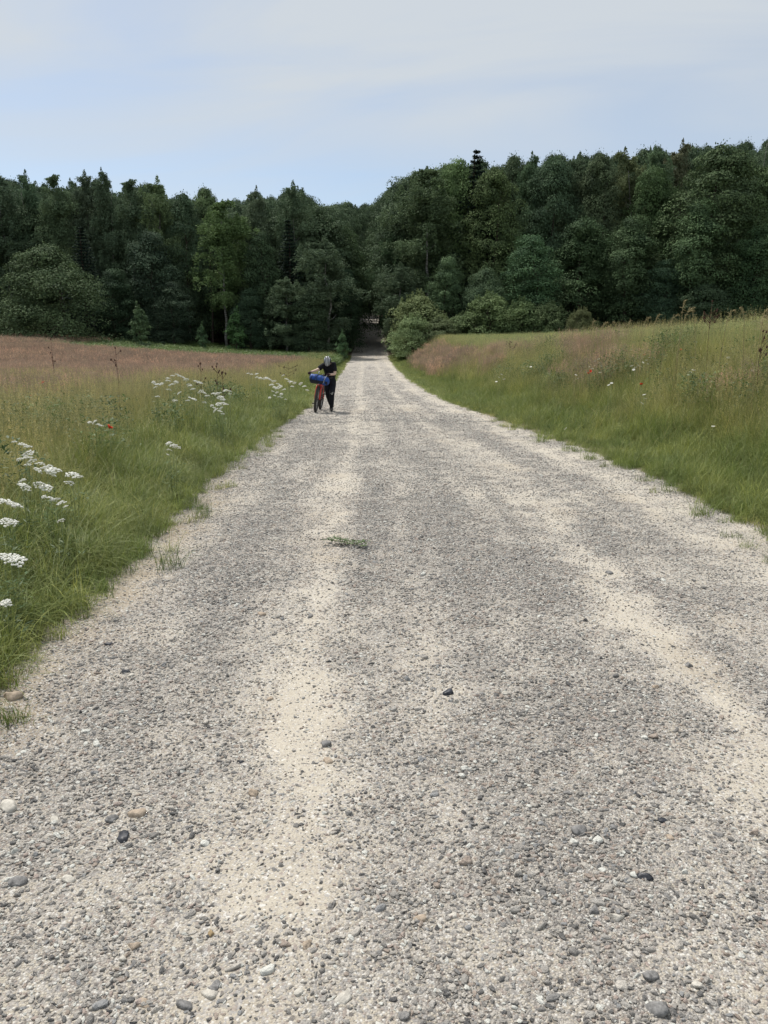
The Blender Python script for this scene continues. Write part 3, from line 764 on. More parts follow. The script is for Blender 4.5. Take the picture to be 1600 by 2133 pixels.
def crown_birch(H_, Rr, base, nstr, per, ls, mat, seed=0, wide=1.0):
    rg = np.random.default_rng(seed); P = []; Nn = []; Vv = []; hh = H_ - base
    nb = 60; ph = rg.uniform(0, 6.3, 3)
    for b in range(nb):
        t = rg.random() ** .8; an = rg.uniform(0, 6.3)
        env = min(1, (1 - t) * 2.1 + .10) ** .6 * (.6 + .4 * min(1, t * 3.5)) * (1 + .22 * math.sin(7 * t + ph[0] + an))
        L = Rr * env * rg.uniform(.55, 1.1); z0 = base + hh * (t * .93 + .02); lift = L * rg.uniform(.25, .65)
        br = rg.normal(.5, .2)
        for s in range(int(nstr / nb)):
            f = rg.uniform(.08, 1.0); aa = an + rg.normal(0, .30 / (.4 + f))
            x = L * f * math.cos(aa); y = L * f * math.sin(aa); z = z0 + lift * math.sin(f * 2.1)
            dl = rg.uniform(.5, 2.0) * (.45 + .75 * f) * (.35 + .65 * min(1, (1 - t) * 2.2))
            m = int(per * (.4 + .6 * dl / 1.5)); g = rg.random(m)
            q = np.stack([x + rg.normal(0, .13, m) + .12 * g * math.cos(aa), y + rg.normal(0, .13, m) + .12 * g * math.sin(aa), z - dl * g], 1)
            P.append(q); Nn.append(rg.normal(size=(m, 3)) + np.array([math.cos(aa), math.sin(aa), .3]) * .7); Vv.append(np.clip(br + rg.normal(0, .2, m), 0, 1))
    # upright wispy top
    for s in range(7):
        x, y = rg.normal(0, .26 * Rr, 2) * (.3 if s == 0 else 1); z1 = H_ * (1.0 if s == 0 else rg.uniform(.84, .97)); m = 420
        g = rg.random(m) ** .75; an = rg.uniform(0, 6.3, m); w_ = (.05 + 1.15 * g) * rg.uniform(.3, 1.15, m)
        P.append(np.stack([x + w_ * np.cos(an) + .25 * g, y + w_ * np.sin(an), z1 - g * 3.0], 1)); Nn.append(rg.normal(size=(m, 3))); Vv.append(np.clip(rg.normal(.6, .2, m), 0, 1))
    P = np.concatenate(P); Nn = np.concatenate(Nn); Vv = np.concatenate(Vv)
    P[:, 2] = np.maximum(P[:, 2], .05)
    return leaves_mesh('crown', P, Nn, ls * rg.uniform(.6, 1.3, len(P)), mat, Vv, .55)
def crown_spruce(H_, Rr, base, mat, seed=0, ls=.16):
    rg = np.random.default_rng(seed); P = []; Nn = []; Vv = []; lev = int((H_ - base) / .52)
    for i in range(lev):
        f = i / lev; z = base + (H_ - base) * f; L = Rr * (1 - f) ** .85 + .12; nb = int(9 + 7 * (1 - f)); o = rg.uniform(0, 6.3)
        for b in range(nb):
            an = o + 6.283 * b / nb + rg.normal(0, .12); l2 = L * rg.uniform(.78, 1.12); m = int(10 + 26 * l2 / Rr)
            g = rg.random(m) ** .7; side = rg.normal(0, .10 + .16 * (1 - g) * l2 * .5, m)
            dr = -.30 * g * l2 * (1 - f * .8) + .16 * g * g * l2
            P.append(np.stack([np.cos(an) * g * l2 - np.sin(an) * side, np.sin(an) * g * l2 + np.cos(an) * side, z + dr - rg.random(m) * .22], 1))
            Nn.append(rg.normal(size=(m, 3)) * .5 + np.array([0, 0, 1])); Vv.append(np.clip(.2 + .6 * g + rg.normal(0, .15, m), 0, 1))
    P = np.concatenate(P); Nn = np.concatenate(Nn); Vv = np.concatenate(Vv)
    return leaves_mesh('crown', P, Nn, ls * rg.uniform(.7, 1.3, len(P)), mat, Vv, .45)
def trunk_mesh(H_, r, mat, limbs=7, seed=0, start=.3, top=.9, wig=.3, ll=.25):
    rg = random.Random(seed); mb = MB(); pts = []; x = y = 0
    for i in range(9):
        pts.append((x, y, -.3 + (H_ * top + .3) * i / 8)); x += rg.gauss(0, wig); y += rg.gauss(0, wig)
    mb.tube(pts, [r * (1.25 if i == 0 else 1) * (1 - i / 9.0) + .02 for i in range(9)], 8)
    for k in range(limbs):
        f = rg.uniform(start, .85); j = f * 8; a0 = Vector(pts[int(j)]).lerp(Vector(pts[min(8, int(j) + 1)]), j - int(j)); an = rg.uniform(0, 6.3); L = H_ * ll * (1.15 - f)
        p1 = a0 + Vector((math.cos(an), math.sin(an), .55)) * L * .5; p2 = p1 + Vector((math.cos(an + .3), math.sin(an + .3), .8)) * L * .5
        mb.tube([a0, p1, p2], [r * .42 * (1 - f) + .03, r * .25 * (1 - f) + .02, .012], 6, cap=False)
    return mb.mesh('trunk', mat, True)
# kinds: (crown mesh, trunk mesh, nominal height, nominal radius)
KIND = {}
for i in range(3):
    KIND['broad', i] = (crown_broad(20, 6.2, [.6, 5.0, 1.2][i], 165, 185, .135, M_broad, 'round', seed=10 + i), trunk_mesh(20, .34, M_bark, 8, i), 20, 6.2)
for i in range(3):
    KIND['oak', i] = (crown_broad(18, 5.6, [.2, 1.0, 4.5][i], 125, 200, .13, M_broad, 'column', .8, (.18, .38), seed=30 + i), trunk_mesh(18, .32, M_bark, 8, 10 + i), 18, 5.6)
for i in range(3):
    KIND['birch', i] = (crown_birch(20, 3.7, [.8, 5.5, 2.0][i], 1080, 32, .115, M_birch, seed=50 + i), trunk_mesh(20, .15, M_bbark, 6, 20 + i, .35, .86, .16, .11), 20, 3.7)
KIND['sparse', 0] = (crown_birch(20, 3.4, 9, 180, 18, .10, M_birch, seed=58), trunk_mesh(20, .17, M_bbark, 16, 33, .5, .95, .2, .16), 20, 3.4)
for i in range(2):
    KIND['spruce', i] = (crown_spruce(20, 4.0, 1.0, M_spruce, 70 + i), trunk_mesh(20, .25, M_bark, 0, 40 + i, .3, .96, .05), 20, 4.0)
for i in range(2):
    KIND['maple', i] = (crown_broad(11, 6.4, .15, 130, 230, .115, M_broad, 'shrub', .75, (.16, .28), seed=80 + i), trunk_mesh(11, .22, M_bark, 8, 50 + i, .1), 11, 6.4)
for i in range(3):
    KIND['willow', i] = (crown_broad(5, 3.3, .05, 110, 110, .085, M_shrub, 'shrub', .85, (.14, .26), seed=90 + i), trunk_mesh(5, .09, M_bark, 10, 60 + i, .02, .8, .15, .5), 5, 3.3)
KIND['sapling', 0] = (crown_broad(4, 1.15, .15, 46, 60, .075, M_broad, 'column', .7, (.2, .34), seed=97), trunk_mesh(4, .04, M_bark, 6, 70, .1, .9, .05), 4, 1.15)

def plant_tree(kind, px, top, wpx, d, name, label, cat='tree', group=None, tint=None, rz=None):
    crown, trunk, h0, r0 = KIND[kind]
    b = pix(px, 700, d); x = b.x; z = float(H(x, d)) - .05
    zt = pix(px, top, d).z; dep = d
    h = zt - z; r = wpx / 2 * d / F
    t = thing(name, label, cat, (x, d, z), random.uniform(0, 6.3) if rz is None else rz, group)
    t.scale = (r / r0, r / r0, h / h0)
    tint = tint or (1, 1, 1)
    j = random.uniform(.85, 1.15); tint = tuple(c * j * random.uniform(.94, 1.06) for c in tint)
    for nm, me in (('crown', crown), ('trunk', trunk)):
        o = obj(nm, me, t); o.color = (*tint, 1)
    return t
BR, OK_, BI, SP, MA, WI = 'broad', 'oak', 'birch', 'spruce', 'maple', 'willow'
WARM = (1.05, 1.02, .98); RED = (1.35, 1.05, .95); BLUE = (.75, .95, 1.15); LITE = (1.5, 1.5, 1.2); SHADE = (.7, .75, .8)  # last tint puts the shade of low crowns into the leaf colour
LW = 'trees of the wood left of the track'; RW = 'trees of the wood right of the track'
T = [
 # kind, px, top, width, distance, name, label, group, tint
 ((MA, 0), 112, 512, 235, 88, 'sycamore', 'broad bushy sycamore standing in front of the left wood, touching the field', LW, (1.15, 1.2, 1.0)),
 (('sapling', 0), 293, 640, 46, 86, 'sapling', 'small leafy sapling in front of the wood, right of the bushy sycamore', LW, (1.25, 1.4, 1.25)),
 ((SP, 0), 185, 468, 120, 97, 'spruce', 'dark spruce behind the bushy sycamore at the left', LW, None),
 ((SP, 1), 606, 452, 110, 99, 'spruce', 'narrow dark spruce in the left wood behind the birches near the track', LW, None),
 ((BI, 0), 22, 345, 105, 104, 'birch', 'tall birch with a thin pointed top at the left edge of the picture', LW, None),
 ((BI, 2), 80, 350, 80, 106, 'birch', 'birch top above the bushy sycamore, second from the left edge', LW, None),
 ((BI, 1), 140, 362, 86, 103, 'birch', 'birch behind the dark spruce, third along the left skyline', LW, WARM),
 ((BI, 0), 200, 352, 84, 104, 'birch', 'birch with twin pointed tops, fourth along the left skyline', LW, None),
 ((BI, 2), 242, 350, 76, 103, 'birch', 'slim birch, fifth along the left skyline', LW, None),
 ((BI, 1), 292, 372, 92, 102, 'birch', 'birch directly above the small sapling', LW, WARM),
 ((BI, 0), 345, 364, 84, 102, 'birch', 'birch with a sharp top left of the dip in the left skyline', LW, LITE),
 ((BR, 0), 392, 398, 110, 103, 'beech', 'dark beech in the dip of the left skyline', LW, None),
 ((OK_, 1), 330, 480, 130, 98, 'alder', 'shaded alder low in the left wood, right of the sapling', LW, SHADE),
 ((OK_, 0), 245, 560, 110, 95, 'alder', 'low shaded alder between sycamore and sapling', LW, SHADE),
 ((OK_, 0), 365, 585, 100, 95, 'alder', 'low dark alder left of the bare birch trunk', LW, SHADE),
 ((BI, 1), 474, 415, 116, 98, 'birch', 'yellow green drooping birch with its bare trunk showing below', LW, (1.12, 1.14, .82)),
 ((BR, 2), 440, 388, 100, 108, 'beech', 'beech behind the yellow green drooping birch', LW, LITE),
 ((BI, 2), 536, 384, 84, 104, 'birch', 'birch with ragged top right of the yellow green one', LW, None),
 ((OK_, 0), 548, 480, 105, 98, 'oak', 'deep green oak between the drooping birch and the dark spruce', LW, (.95, 1.02, .9)),
 ((BI, 0), 616, 374, 92, 102, 'birch', 'tallest greyish birch at the right end of the left skyline', LW, (.95, .95, .95)),
 ((BI, 0), 598, 575, 92, 93, 'birch', 'short drooping birch hanging to the ground left of the greyish one', LW, None),
 ((BI, 0), 678, 492, 122, 95, 'birch', 'greyish drooping birch reaching the ground beside the track', LW, (1.0, 1.0, .95)),
 ((OK_, 0), 640, 610, 110, 93, 'hazel', 'low hazel bush under the birches left of the track', LW, (.9, 1, .9)),
 ((OK_, 1), 520, 600, 84, 94, 'alder', 'low shaded alder right of the bare birch trunk', LW, SHADE),
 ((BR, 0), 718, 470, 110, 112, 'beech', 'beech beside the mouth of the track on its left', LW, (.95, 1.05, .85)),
 ((OK_, 0), 725, 560, 72, 104, 'beech', 'low beech branches over the left edge of the dark track', LW, SHADE),
 ((BR, 1), 690, 448, 105, 128, 'beech', 'farther beech in the gap, left of the track', LW, None),
 ((BR, 1), 737, 452, 60, 150, 'beech', 'distant beech in the gap right above the track', LW, None),
 # right of the track
 ((BR, 0), 838, 392, 130, 118, 'beech', 'beech sloping down to the gap on the right of the track', RW, (.9, 1, .85)),
 ((BR, 2), 790, 432, 60, 150, 'beech', 'lower beech at the very edge of the gap, right side', RW, None),
 ((BI, 1), 884, 345, 138, 101, 'birch', 'brownish drooping birch with a white trunk and limbs', RW, (1.0, 1.0, .9)),
 ((BI, 0), 835, 545, 105, 98, 'birch', 'low drooping birch in shade right of the track', RW, (.95, .97, .9)),
 ((BI, 2), 812, 470, 80, 108, 'birch', 'shaded birch leaning over the track on the right', RW, (.9, .92, .88)),
 ((BR, 1), 948, 328, 125, 106, 'beech', 'sunlit beech right of the white trunked birch', RW, LITE),  # sunlit look put into the crown by its lighter tint
 ((SP, 0), 985, 304, 150, 104, 'spruce', 'small spruce tip poking above the right skyline', RW, None),
 ((BR, 2), 1020, 345, 140, 101, 'oak', 'wide oak beneath the spruce tip', RW, (1.1, 1.15, .9)),
 ((BR, 0), 1062, 320, 105, 107, 'beech', 'beech crown on the skyline right of the spruce tip', RW, None),
 ((BI, 2), 1092, 316, 70, 104, 'birch', 'feathery birch top on the middle of the right skyline', RW, None),
 ((BR, 1), 1142, 322, 120, 103, 'beech', 'dark beech crown third from the spruce tip', RW, None),
 ((BI, 0), 1190, 314, 84, 105, 'birch', 'olive birch top halfway along the right skyline', RW, WARM),
 ((BR, 2), 1232, 318, 120, 102, 'oak', 'oak crown left of the reddish birches', RW, None),
 ((BI, 2), 1288, 302, 92, 103, 'birch', 'olive brown birch left of the reddish one', RW, (1.3, 1.1, .95)),
 ((BI, 0), 1338, 300, 80, 104, 'birch', 'birch between the olive brown and the reddish one', RW, WARM),
 ((BI, 2), 1385, 289, 74, 105, 'birch', 'reddish brown birch top on the right skyline', RW, RED),
 ((BR, 1), 1340, 345, 120, 100, 'oak', 'oak crown below the reddish birches', RW, (1.0, 1.1, .85)),
 ((BR, 0), 1475, 298, 215, 95, 'ash', 'largest tree, a billowing ash high at the right', RW, (1.12, 1.16, .95)),
 ((OK_, 0), 1440, 415, 150, 92, 'ash', 'lower ash standing before the largest one', RW, (1.05, 1.1, .95)),
 (('sparse', 0), 1562, 280, 64, 99, 'birch', 'thin sparse birch see-through against the sky at the right', RW, None),
 ((SP, 1), 1600, 270, 130, 96, 'spruce', 'dark spruce cut by the right edge of the picture', RW, None),
 ((BR, 2), 1585, 335, 140, 93, 'oak', 'olive oak at the right edge of the picture', RW, LITE),
 ((OK_, 1), 1560, 470, 120, 90, 'oak', 'low oak by the right picture edge over the crop', RW, (.9, 1, .9)),
 ((OK_, 0), 1100, 488, 150, 92, 'oak', 'lower oak with layered boughs in front of the dark hollow', RW, (1.1, 1.2, 1.1)),
 ((MA, 0), 1010, 560, 130, 93, 'oak', 'low oak bough mass behind the willow bushes', RW, (.95, 1.05, 1.0)),
 ((OK_, 0), 930, 535, 90, 93, 'sycamore', 'young sycamore between the white trunked birch and the willows', RW, (1.3, 1.45, 1.35)),
 ((OK_, 2), 1205, 455, 150, 98, 'oak', 'oak whose boughs hang over the dark hollow in the wood', RW, (.95, 1, .9)),
 ((OK_, 0), 1305, 448, 140, 94, 'oak', 'oak right of the dark hollow reaching the ground', RW, (.95, 1.08, .95)),
 ((OK_, 1), 1375, 540, 110, 92, 'hazel', 'shaded hazel low between two oaks on the right', RW, SHADE),
 ((MA, 1), 1470, 590, 150, 90, 'hazel', 'low shaded hazel thicket under the largest tree', RW, SHADE),
 # bushes
 ((WI, 0), 872, 618, 150, 92, 'willow_bush', 'pale green willow bush leaning over the track at its right edge', 'willow bushes in front of the right wood', (1.15, 1.15, 1.0)),
 ((WI, 1), 862, 662, 112, 87, 'willow_bush', 'lowest pale willow bush right where the track enters the wood', 'willow bushes in front of the right wood', (1.15, 1.15, 1.0)),
 ((WI, 2), 915, 664, 110, 88, 'willow_bush', 'low rounded willow bush second along from the track', 'willow bushes in front of the right wood', (1, 1, .9)),
 ((WI, 0), 968, 655, 115, 89, 'willow_bush', 'darker willow bush in the middle of the row', 'willow bushes in front of the right wood', (.8, .85, .7)),
 ((WI, 1), 1022, 616, 150, 88, 'willow_bush', 'tallest willow bush with upright sprays above the crop', 'willow bushes in front of the right wood', (.85, .85, .7)),
 ((WI, 2), 1085, 628, 130, 88, 'willow_bush', 'willow bush right of the tallest one', 'willow bushes in front of the right wood', (.72, .78, .65)),
 ((WI, 0), 1140, 632, 112, 88, 'willow_bush', 'willow bush at the right end of the row', 'willow bushes in front of the right wood', (.85, .9, .72)),
 ((WI, 1), 1208, 645, 64, 84, 'hawthorn_bush', 'small brownish hawthorn bush apart from the willows', 'willow bushes in front of the right wood', (.7, .62, .52)),
 (('sapling', 0), 712, 694, 30, 85, 'sapling', 'small pale leaved sapling at the left edge of the track by the wood', LW, (1.2, 1.3, 1.2)),
 (('sapling', 0), 420, 678, 26, 90, 'sapling', 'tiny sapling beside the dark opening left of the bare birch trunk', LW, (1.2, 1.3, 1.15)),
 (('sapling', 0), 492, 650, 46, 92, 'sapling', 'sapling right beside the bare birch trunk', LW, (1.2, 1.4, 1.1)),
 # beyond the frame, for the shade and for views from the side
 ((BR, 0), -70, 350, 150, 100, 'beech', 'beech left of the picture edge', LW, None), ((BR, 2), 1700, 300, 170, 96, 'oak', 'oak right of the picture edge', RW, None),
]
for k, px, top, w, d, nm, lab, grp, tint in T:
    plant_tree(k, px, top, w * (1.22 if k[0] == 'birch' else 1.08), d, nm, lab, 'bush' if 'bush' in nm else 'tree', grp, tint)

# bare trunk seen in the opening of the left wood
for px, d, lean in ((443, 101, .3),):
    b = pix(px, 700, d); z = float(H(b.x, d))
    t = thing('dead_trunk', 'dark bare trunk left of the birch trunk in the opening of the wood', 'tree', (b.x, d, z - .1))
    obj('trunk', trunk_mesh(13, .15, M_bark, 5, 77, .5, .95, .08, .1), t)

# the wood behind the front trees, one mass nobody could count
def sky_row(px):
    return np.interp(px, [-400, 0, 100, 235, 290, 345, 370, 480, 540, 615, 655, 672, 690, 720, 757, 775, 800, 830, 880, 985, 1100, 1250, 1330, 1390, 1450, 1560, 1600, 2100],
                         [385, 375, 392, 378, 392, 392, 416, 416, 412, 400, 432, 446, 442, 437, 437, 436, 415, 392, 362, 345, 342, 330, 322, 318, 318, 310, 312, 312])
wk = [('broad', 0), ('broad', 1), ('broad', 2), ('birch', 0), ('birch', 2), ('broad', 0)]
wp = []; ws = []; wi = []
protos = []
for k in (('broad', 0), ('broad', 1), ('broad', 2), ('birch', 0), ('birch', 2)):
    protos.append(bpy.data.objects.new('wood_kind_%d' % len(protos), KIND[k][0]))
rg = random.Random(5)
y = 108.0
while y < 420:
    step = 5.5 if y < 140 else 8.0
    x = -.62 * y - 8
    while x < .62 * y + 8:
        xx = x + rg.uniform(-1.5, 1.5); yy = y + rg.uniform(-2, 2)
        L = float(xl(yy)); Rr2 = float(xr(yy)); lim = 2.4
        ok = (xx < L - lim or xx > Rr2 + lim) or yy > 236
        px = 800 + xx / yy * F
        if ok:
            z = float(H(xx, yy)); top = float(sky_row(px)) + rg.uniform(14, 66) * (1 if px < 620 or px > 800 else .3); zt = EYE + (HOR - top) / F * yy
            h = zt - z
            if yy > 170: h = min(h, 34)
            if h > 5:
                kk = rg.randrange(5) if abs(px - 760) > 60 else rg.randrange(3)
                r0 = 6.2 if kk < 3 else 3.9; rad = rg.uniform(3.6, 5.2) if yy < 160 else rg.uniform(4.5, 6.5)
                
                if abs(xx - (L + Rr2) / 2) < 9 and yy < 236: rad = rg.uniform(5.4, 6.6); kk = 1; r0 = 6.2
                if yy >= 236 and abs(xx - (L + Rr2) / 2) < 14: kk = rg.choice((0, 2)); r0 = 6.2; rad = 6.5
                wp.append((xx, yy, z)); ws.append((rad / r0, rad / r0, h / 20)); wi.append(kk)
        x += step * (1 if abs(px - 770) > 150 else .8)
    y += step * .95 if y < 150 else 8
tag(scatter('woodland', protos, wp, [(0, 0, rg.uniform(0, 6.3)) for _ in wp], ws, wi), 'mass of broadleaf trees filling the wood behind the front row', 'wood', kind='stuff')

# ------------------------------------------------------------------ the walker and the bicycle
PY = 21.3
P0 = pix(690, 856, PY)
def skin_mesh(name, nodes, edges, root, mat, sub=2):
    names = list(nodes); me = bpy.data.meshes.new(name + '_cage')
    me.from_pydata([nodes[n][0] for n in names], [(names.index(a), names.index(b)) for a, b in edges], [])
    o = bpy.data.objects.new(name, me); root_col.objects.link(o)
    o.modifiers.new('skin', 'SKIN'); sd = o.modifiers.new('sub', 'SUBSURF'); sd.levels = sub; sd.render_levels = sub
    for i, n in enumerate(names):
        r = nodes[n][1]; r = (r, r) if np.isscalar(r) else r
        me.skin_vertices[0].data[i].radius = r; me.skin_vertices[0].data[i].use_root = (n == root)
    dg = C.evaluated_depsgraph_get(); dg.update()
    ev = o.evaluated_get(dg); nm = bpy.data.meshes.new_from_object(ev)
    bpy.data.objects.remove(o); bpy.data.meshes.remove(me)
    nm.name = name; nm.materials.clear(); nm.materials.append(mat)
    for p in nm.polygons: p.use_smooth = True
    return nm
M_skin = plain('skin', (.62, .44, .35), .55, .3, var=.06)
M_black = plain('black_cloth', (.013, .013, .017), .85, .15, var=.3, scale=14, bump=.3)
M_trous = plain('dark_trousers', (.010, .011, .016), .8, .2, var=.3, scale=12, bump=.4)
M_glove = plain('glove', (.03, .012, .018), .7, .2, var=.3)
M_shoe = plain('shoe', (.012, .012, .013), .6, .3, var=.3)
M_hair = plain('hair', (.06, .035, .02), .5, .4, var=.4, scale=60)
M_hblack = plain('helmet_black', (.015, .016, .02), .35, .5)
M_hwhite = plain('helmet_white', (.62, .64, .68), .3, .5, var=.08, coat=.3)
M_hgrey = plain('helmet_grey', (.20, .22, .26), .35, .5, var=.08)
M_strap = plain('strap', (.02, .02, .022), .7, .2)
M_print = plain('pale_print', (.50, .50, .46), .6, .2, var=.05)
person = thing('person', 'person in black T-shirt, dark trousers and helmet walking head down beside a bicycle', 'person', (P0.x, PY, float(H(P0.x, PY)) + .01))
J = { 'pelvis': ((-.02, .10, .84), (.10, .075)), 'spine': ((-.03, .07, .98), (.085, .06)), 'chest': ((-.035, .01, 1.14), (.085, .06)), 'neckb': ((-.045, -.05, 1.255), (.055, .055)),
      'neck': ((-.055, -.13, 1.30), .052), 'skull': ((-.065, -.20, 1.345), (.083, .088)), 'jaw': ((-.07, -.26, 1.26), (.055, .05)), 'nose': ((-.07, -.31, 1.285), .014),
      'shr': ((-.19, -.05, 1.245), .045), 'elr': ((-.33, -.16, 1.13), .042), 'wrr': ((-.49, -.26, 1.075), .028), 'pr': ((-.545, -.29, 1.062), (.035, .02)),
      'shl': ((.105, -.05, 1.265), .045), 'ell': ((.125, -.08, 1.01), .044), 'wrl': ((-.00, -.25, 1.00), .028), 'pl': ((-.05, -.29, 1.01), (.035, .02)),
      'hipr': ((-.10, .10, .80), (.085, .085)), 'knr': ((-.085, .02, .45), .056), 'anr': ((-.02, .30, .13), .028), 'toer': ((-.02, .18, .045), .020),
      'hipl': ((.055, .09, .80), (.085, .085)), 'knl': ((.03, -.12, .47), .056), 'anl': ((.02, -.10, .09), .028), 'toel': ((.025, -.25, .035), .020)}
E = [('pelvis', 'spine'), ('spine', 'chest'), ('chest', 'neckb'), ('neckb', 'neck'), ('neck', 'skull'), ('skull', 'jaw'), ('jaw', 'nose'), ('chest', 'shr'), ('shr', 'elr'), ('elr', 'wrr'), ('wrr', 'pr'),
     ('chest', 'shl'), ('shl', 'ell'), ('ell', 'wrl'), ('wrl', 'pl'), ('pelvis', 'hipr'), ('hipr', 'knr'), ('knr', 'anr'), ('anr', 'toer'), ('pelvis', 'hipl'), ('hipl', 'knl'), ('knl', 'anl'), ('anl', 'toel')]
obj('body', skin_mesh('body', J, E, 'pelvis', M_skin), person)
def sub_skin(name, spec, mat, root, extra=None, parent=person):
    nodes, edges = spec
    return obj(name, skin_mesh(name, nodes, edges, root, mat), parent)
v = lambda n, dx=0, dy=0, dz=0: (J[n][0][0] + dx, J[n][0][1] + dy, J[n][0][2] + dz)
lerp = lambda a, b, f: tuple(J[a][0][i] * (1 - f) + J[b][0][i] * f for i in range(3))
shirt = sub_skin('t_shirt', ({'hem': (v('pelvis', 0, 0, -.03), (.160, .13)), 'h2': (v('pelvis', 0, 0, .06), (.155, .125)), 'a': (v('spine'), (.150, .115)), 'b': (v('chest', 0, -.03), (.170, .14)), 'n': (v('neckb', 0, -.02, .0), (.09, .09)),
     'sr': (v('shr', 0, -.01), .085), 'er': (lerp('shr', 'elr', .95), .068), 'sl': (v('shl', 0, -.01), .085), 'el': (lerp('shl', 'ell', .78), .066)},
     [('hem', 'h2'), ('h2', 'a'), ('a', 'b'), ('b', 'n'), ('b', 'sr'), ('sr', 'er'), ('b', 'sl'), ('sl', 'el')]), M_black, 'b')
sub_skin('trousers', ({'w': (v('pelvis', 0, 0, .10), (.15, .12)), 'c': (v('pelvis', 0, 0, -.03), (.155, .125)), 'hr': (v('hipr', 0, 0, -.06), .108), 'tr': (lerp('hipr', 'knr', .55), .092), 'kr': (v('knr'), .078), 'cr': (lerp('knr', 'anr', .5), .068), 'ar': (v('anr', 0, 0, .0), .052),
     'hl': (v('hipl', 0, 0, -.06), .110), 'tl': (lerp('hipl', 'knl', .55), .095), 'kl': (v('knl'), .080), 'cl': (lerp('knl', 'anl', .5), .070), 'al': (v('anl', 0, 0, .0), .058)},
     [('w', 'c'), ('c', 'hr'), ('hr', 'tr'), ('tr', 'kr'), ('kr', 'cr'), ('cr', 'ar'), ('c', 'hl'), ('hl', 'tl'), ('tl', 'kl'), ('kl', 'cl'), ('cl', 'al')]), M_trous, 'c')
mb = MB()
mb.tube([(.015, -.205, .50), (.03, -.208, .475), (.045, -.206, .46), (.062, -.202, .49), (.07, -.195, .53)], .007, 6)
mb.tube([(.035, -.207, .515), (.05, -.206, .50)], .006, 6)
mb.build('trouser_print', M_print, person)
for s, hh, an in (('r', 'anr', 'toer'), ('l', 'anl', 'toel')):
    a, b = J[hh][0], J[an][0]; tip = (b[0], b[1] - .02, b[2])
    up = .06 if s == 'r' else 0
    sh = sub_skin('shoe', ({'h': ((a[0], a[1] + .05, a[2] - .045 + up * 0), .042), 'm': ((a[0], a[1] - .02, a[2] - .035), (.045, .045)), 't': ((tip[0], tip[1], tip[2] + .003), (.042, .030)), 'an': ((a[0], a[1] + .01, a[2] + .015), .044)},
                   [('h', 'm'), ('m', 't'), ('m', 'an')]), M_shoe, 'm')
def hand(name, wrist, palm, fdir, side, curl, mat):
    """glove with five fingers closing round a bar that runs along `side`"""
    w = Vector(wrist); p = Vector(palm); f = Vector(fdir).normalized(); s = Vector(side).normalized(); dn = f.cross(s).normalized()
    if dn.z > 0: dn = -dn
    mb = MB(); mb.tube([w, w.lerp(p, .5), p, p + f * .035], [.030, .036, .042, .034], 10, flat=.62)
    me = mb.mesh(name, mat); o = obj(name, me, person)
    for k, (off_, ln) in enumerate(((-.030, .062), (-.010, .072), (.010, .068), (.029, .052))):
        m2 = MB(); b0 = p + f * .018 + s * off_
        m2.tube([b0, b0 + f * ln * .45, b0 + f * ln * .62 + dn * ln * .35, b0 + f * ln * .35 + dn * ln * .62], [.0105, .010, .009, .0075], 8); m2.build('finger', mat, o)
    m2 = MB(); b0 = p - f * .01 + s * .028
    m2.tube([b0, b0 + s * .022 + dn * .02, b0 + s * .012 + dn * .042 + f * .02], [.012, .011, .008], 8); m2.build('thumb', mat, o)
hand('glove', J['wrr'][0], J['pr'][0], (-.2, -.9, -.25), (-1, .15, 0), 1, M_glove)
hand('glove', J['wrl'][0], J['pl'][0], (-.1, -.9, -.1), (-1, .1, 0), 1, M_glove)
# helmet: black shell, pale ribs running over it, seen on its top because the head is bowed
HC = Vector((-.067, -.235, 1.352)); HR = Matrix.Rotation(R(76), 3, 'X')
hel = MB(); hel.ellipsoid(HC, (.100, .140, .105), 20, 10, HR, 0, math.pi * .58)
helmet = hel.build('helmet', M_hblack, person)
def rib(xa, xb, m, wd):
    mb = MB(); pts = []
    for i in range(11):
        a = -1.2 + 2.5 * i / 10; xx = xa + (xb - xa) * i / 10
        k = math.sqrt(max(.05, 1 - (xx / .1) ** 2))
        p = Vector((xx, -.146 * math.sin(a) * k, .111 * math.cos(a) * k)); pts.append(HC + HR @ p)
    mb.tube(pts, [wd * (.6 + .4 * math.sin(math.pi * i / 10)) for i in range(11)], 6, flat=.5); mb.build('rib', m, helmet)
for sg in (-1, 1):
    rib(sg * .034, sg * .008, M_hwhite, .009); rib(sg * .074, sg * .040, M_hwhite, .008)
mb = MB(); mb.tube([HC + HR @ Vector((-.09, .02, -.01)), (-.10, -.26, 1.27), (-.07, -.28, 1.215), (-.04, -.26, 1.27), HC + HR @ Vector((.09, .02, -.01))], .006, 5); mb.build('chin_strap', M_strap, person)
mb = MB(); mb.ellipsoid((-.062, -.165, 1.335), (.088, .082, .085), 14, 8); mb.build('hair', M_hair, person)
for s in (-1, 1):
    mb = MB(); mb.ellipsoid((-.068 + s * .028, -.292, 1.305), (.011, .009, .007), 8, 6); mb.build('eye', M_hblack, person)
    mb = MB(); mb.ellipsoid((-.066 + s * .083, -.20, 1.30), (.010, .022, .030), 8, 6); mb.build('ear', M_skin, person)
mb = MB(); mb.tube([(-.088, -.285, 1.243), (-.07, -.293, 1.240), (-.052, -.285, 1.243)], .006, 5); mb.build('mouth', plain('lips', (.35, .14, .12), .5), person)
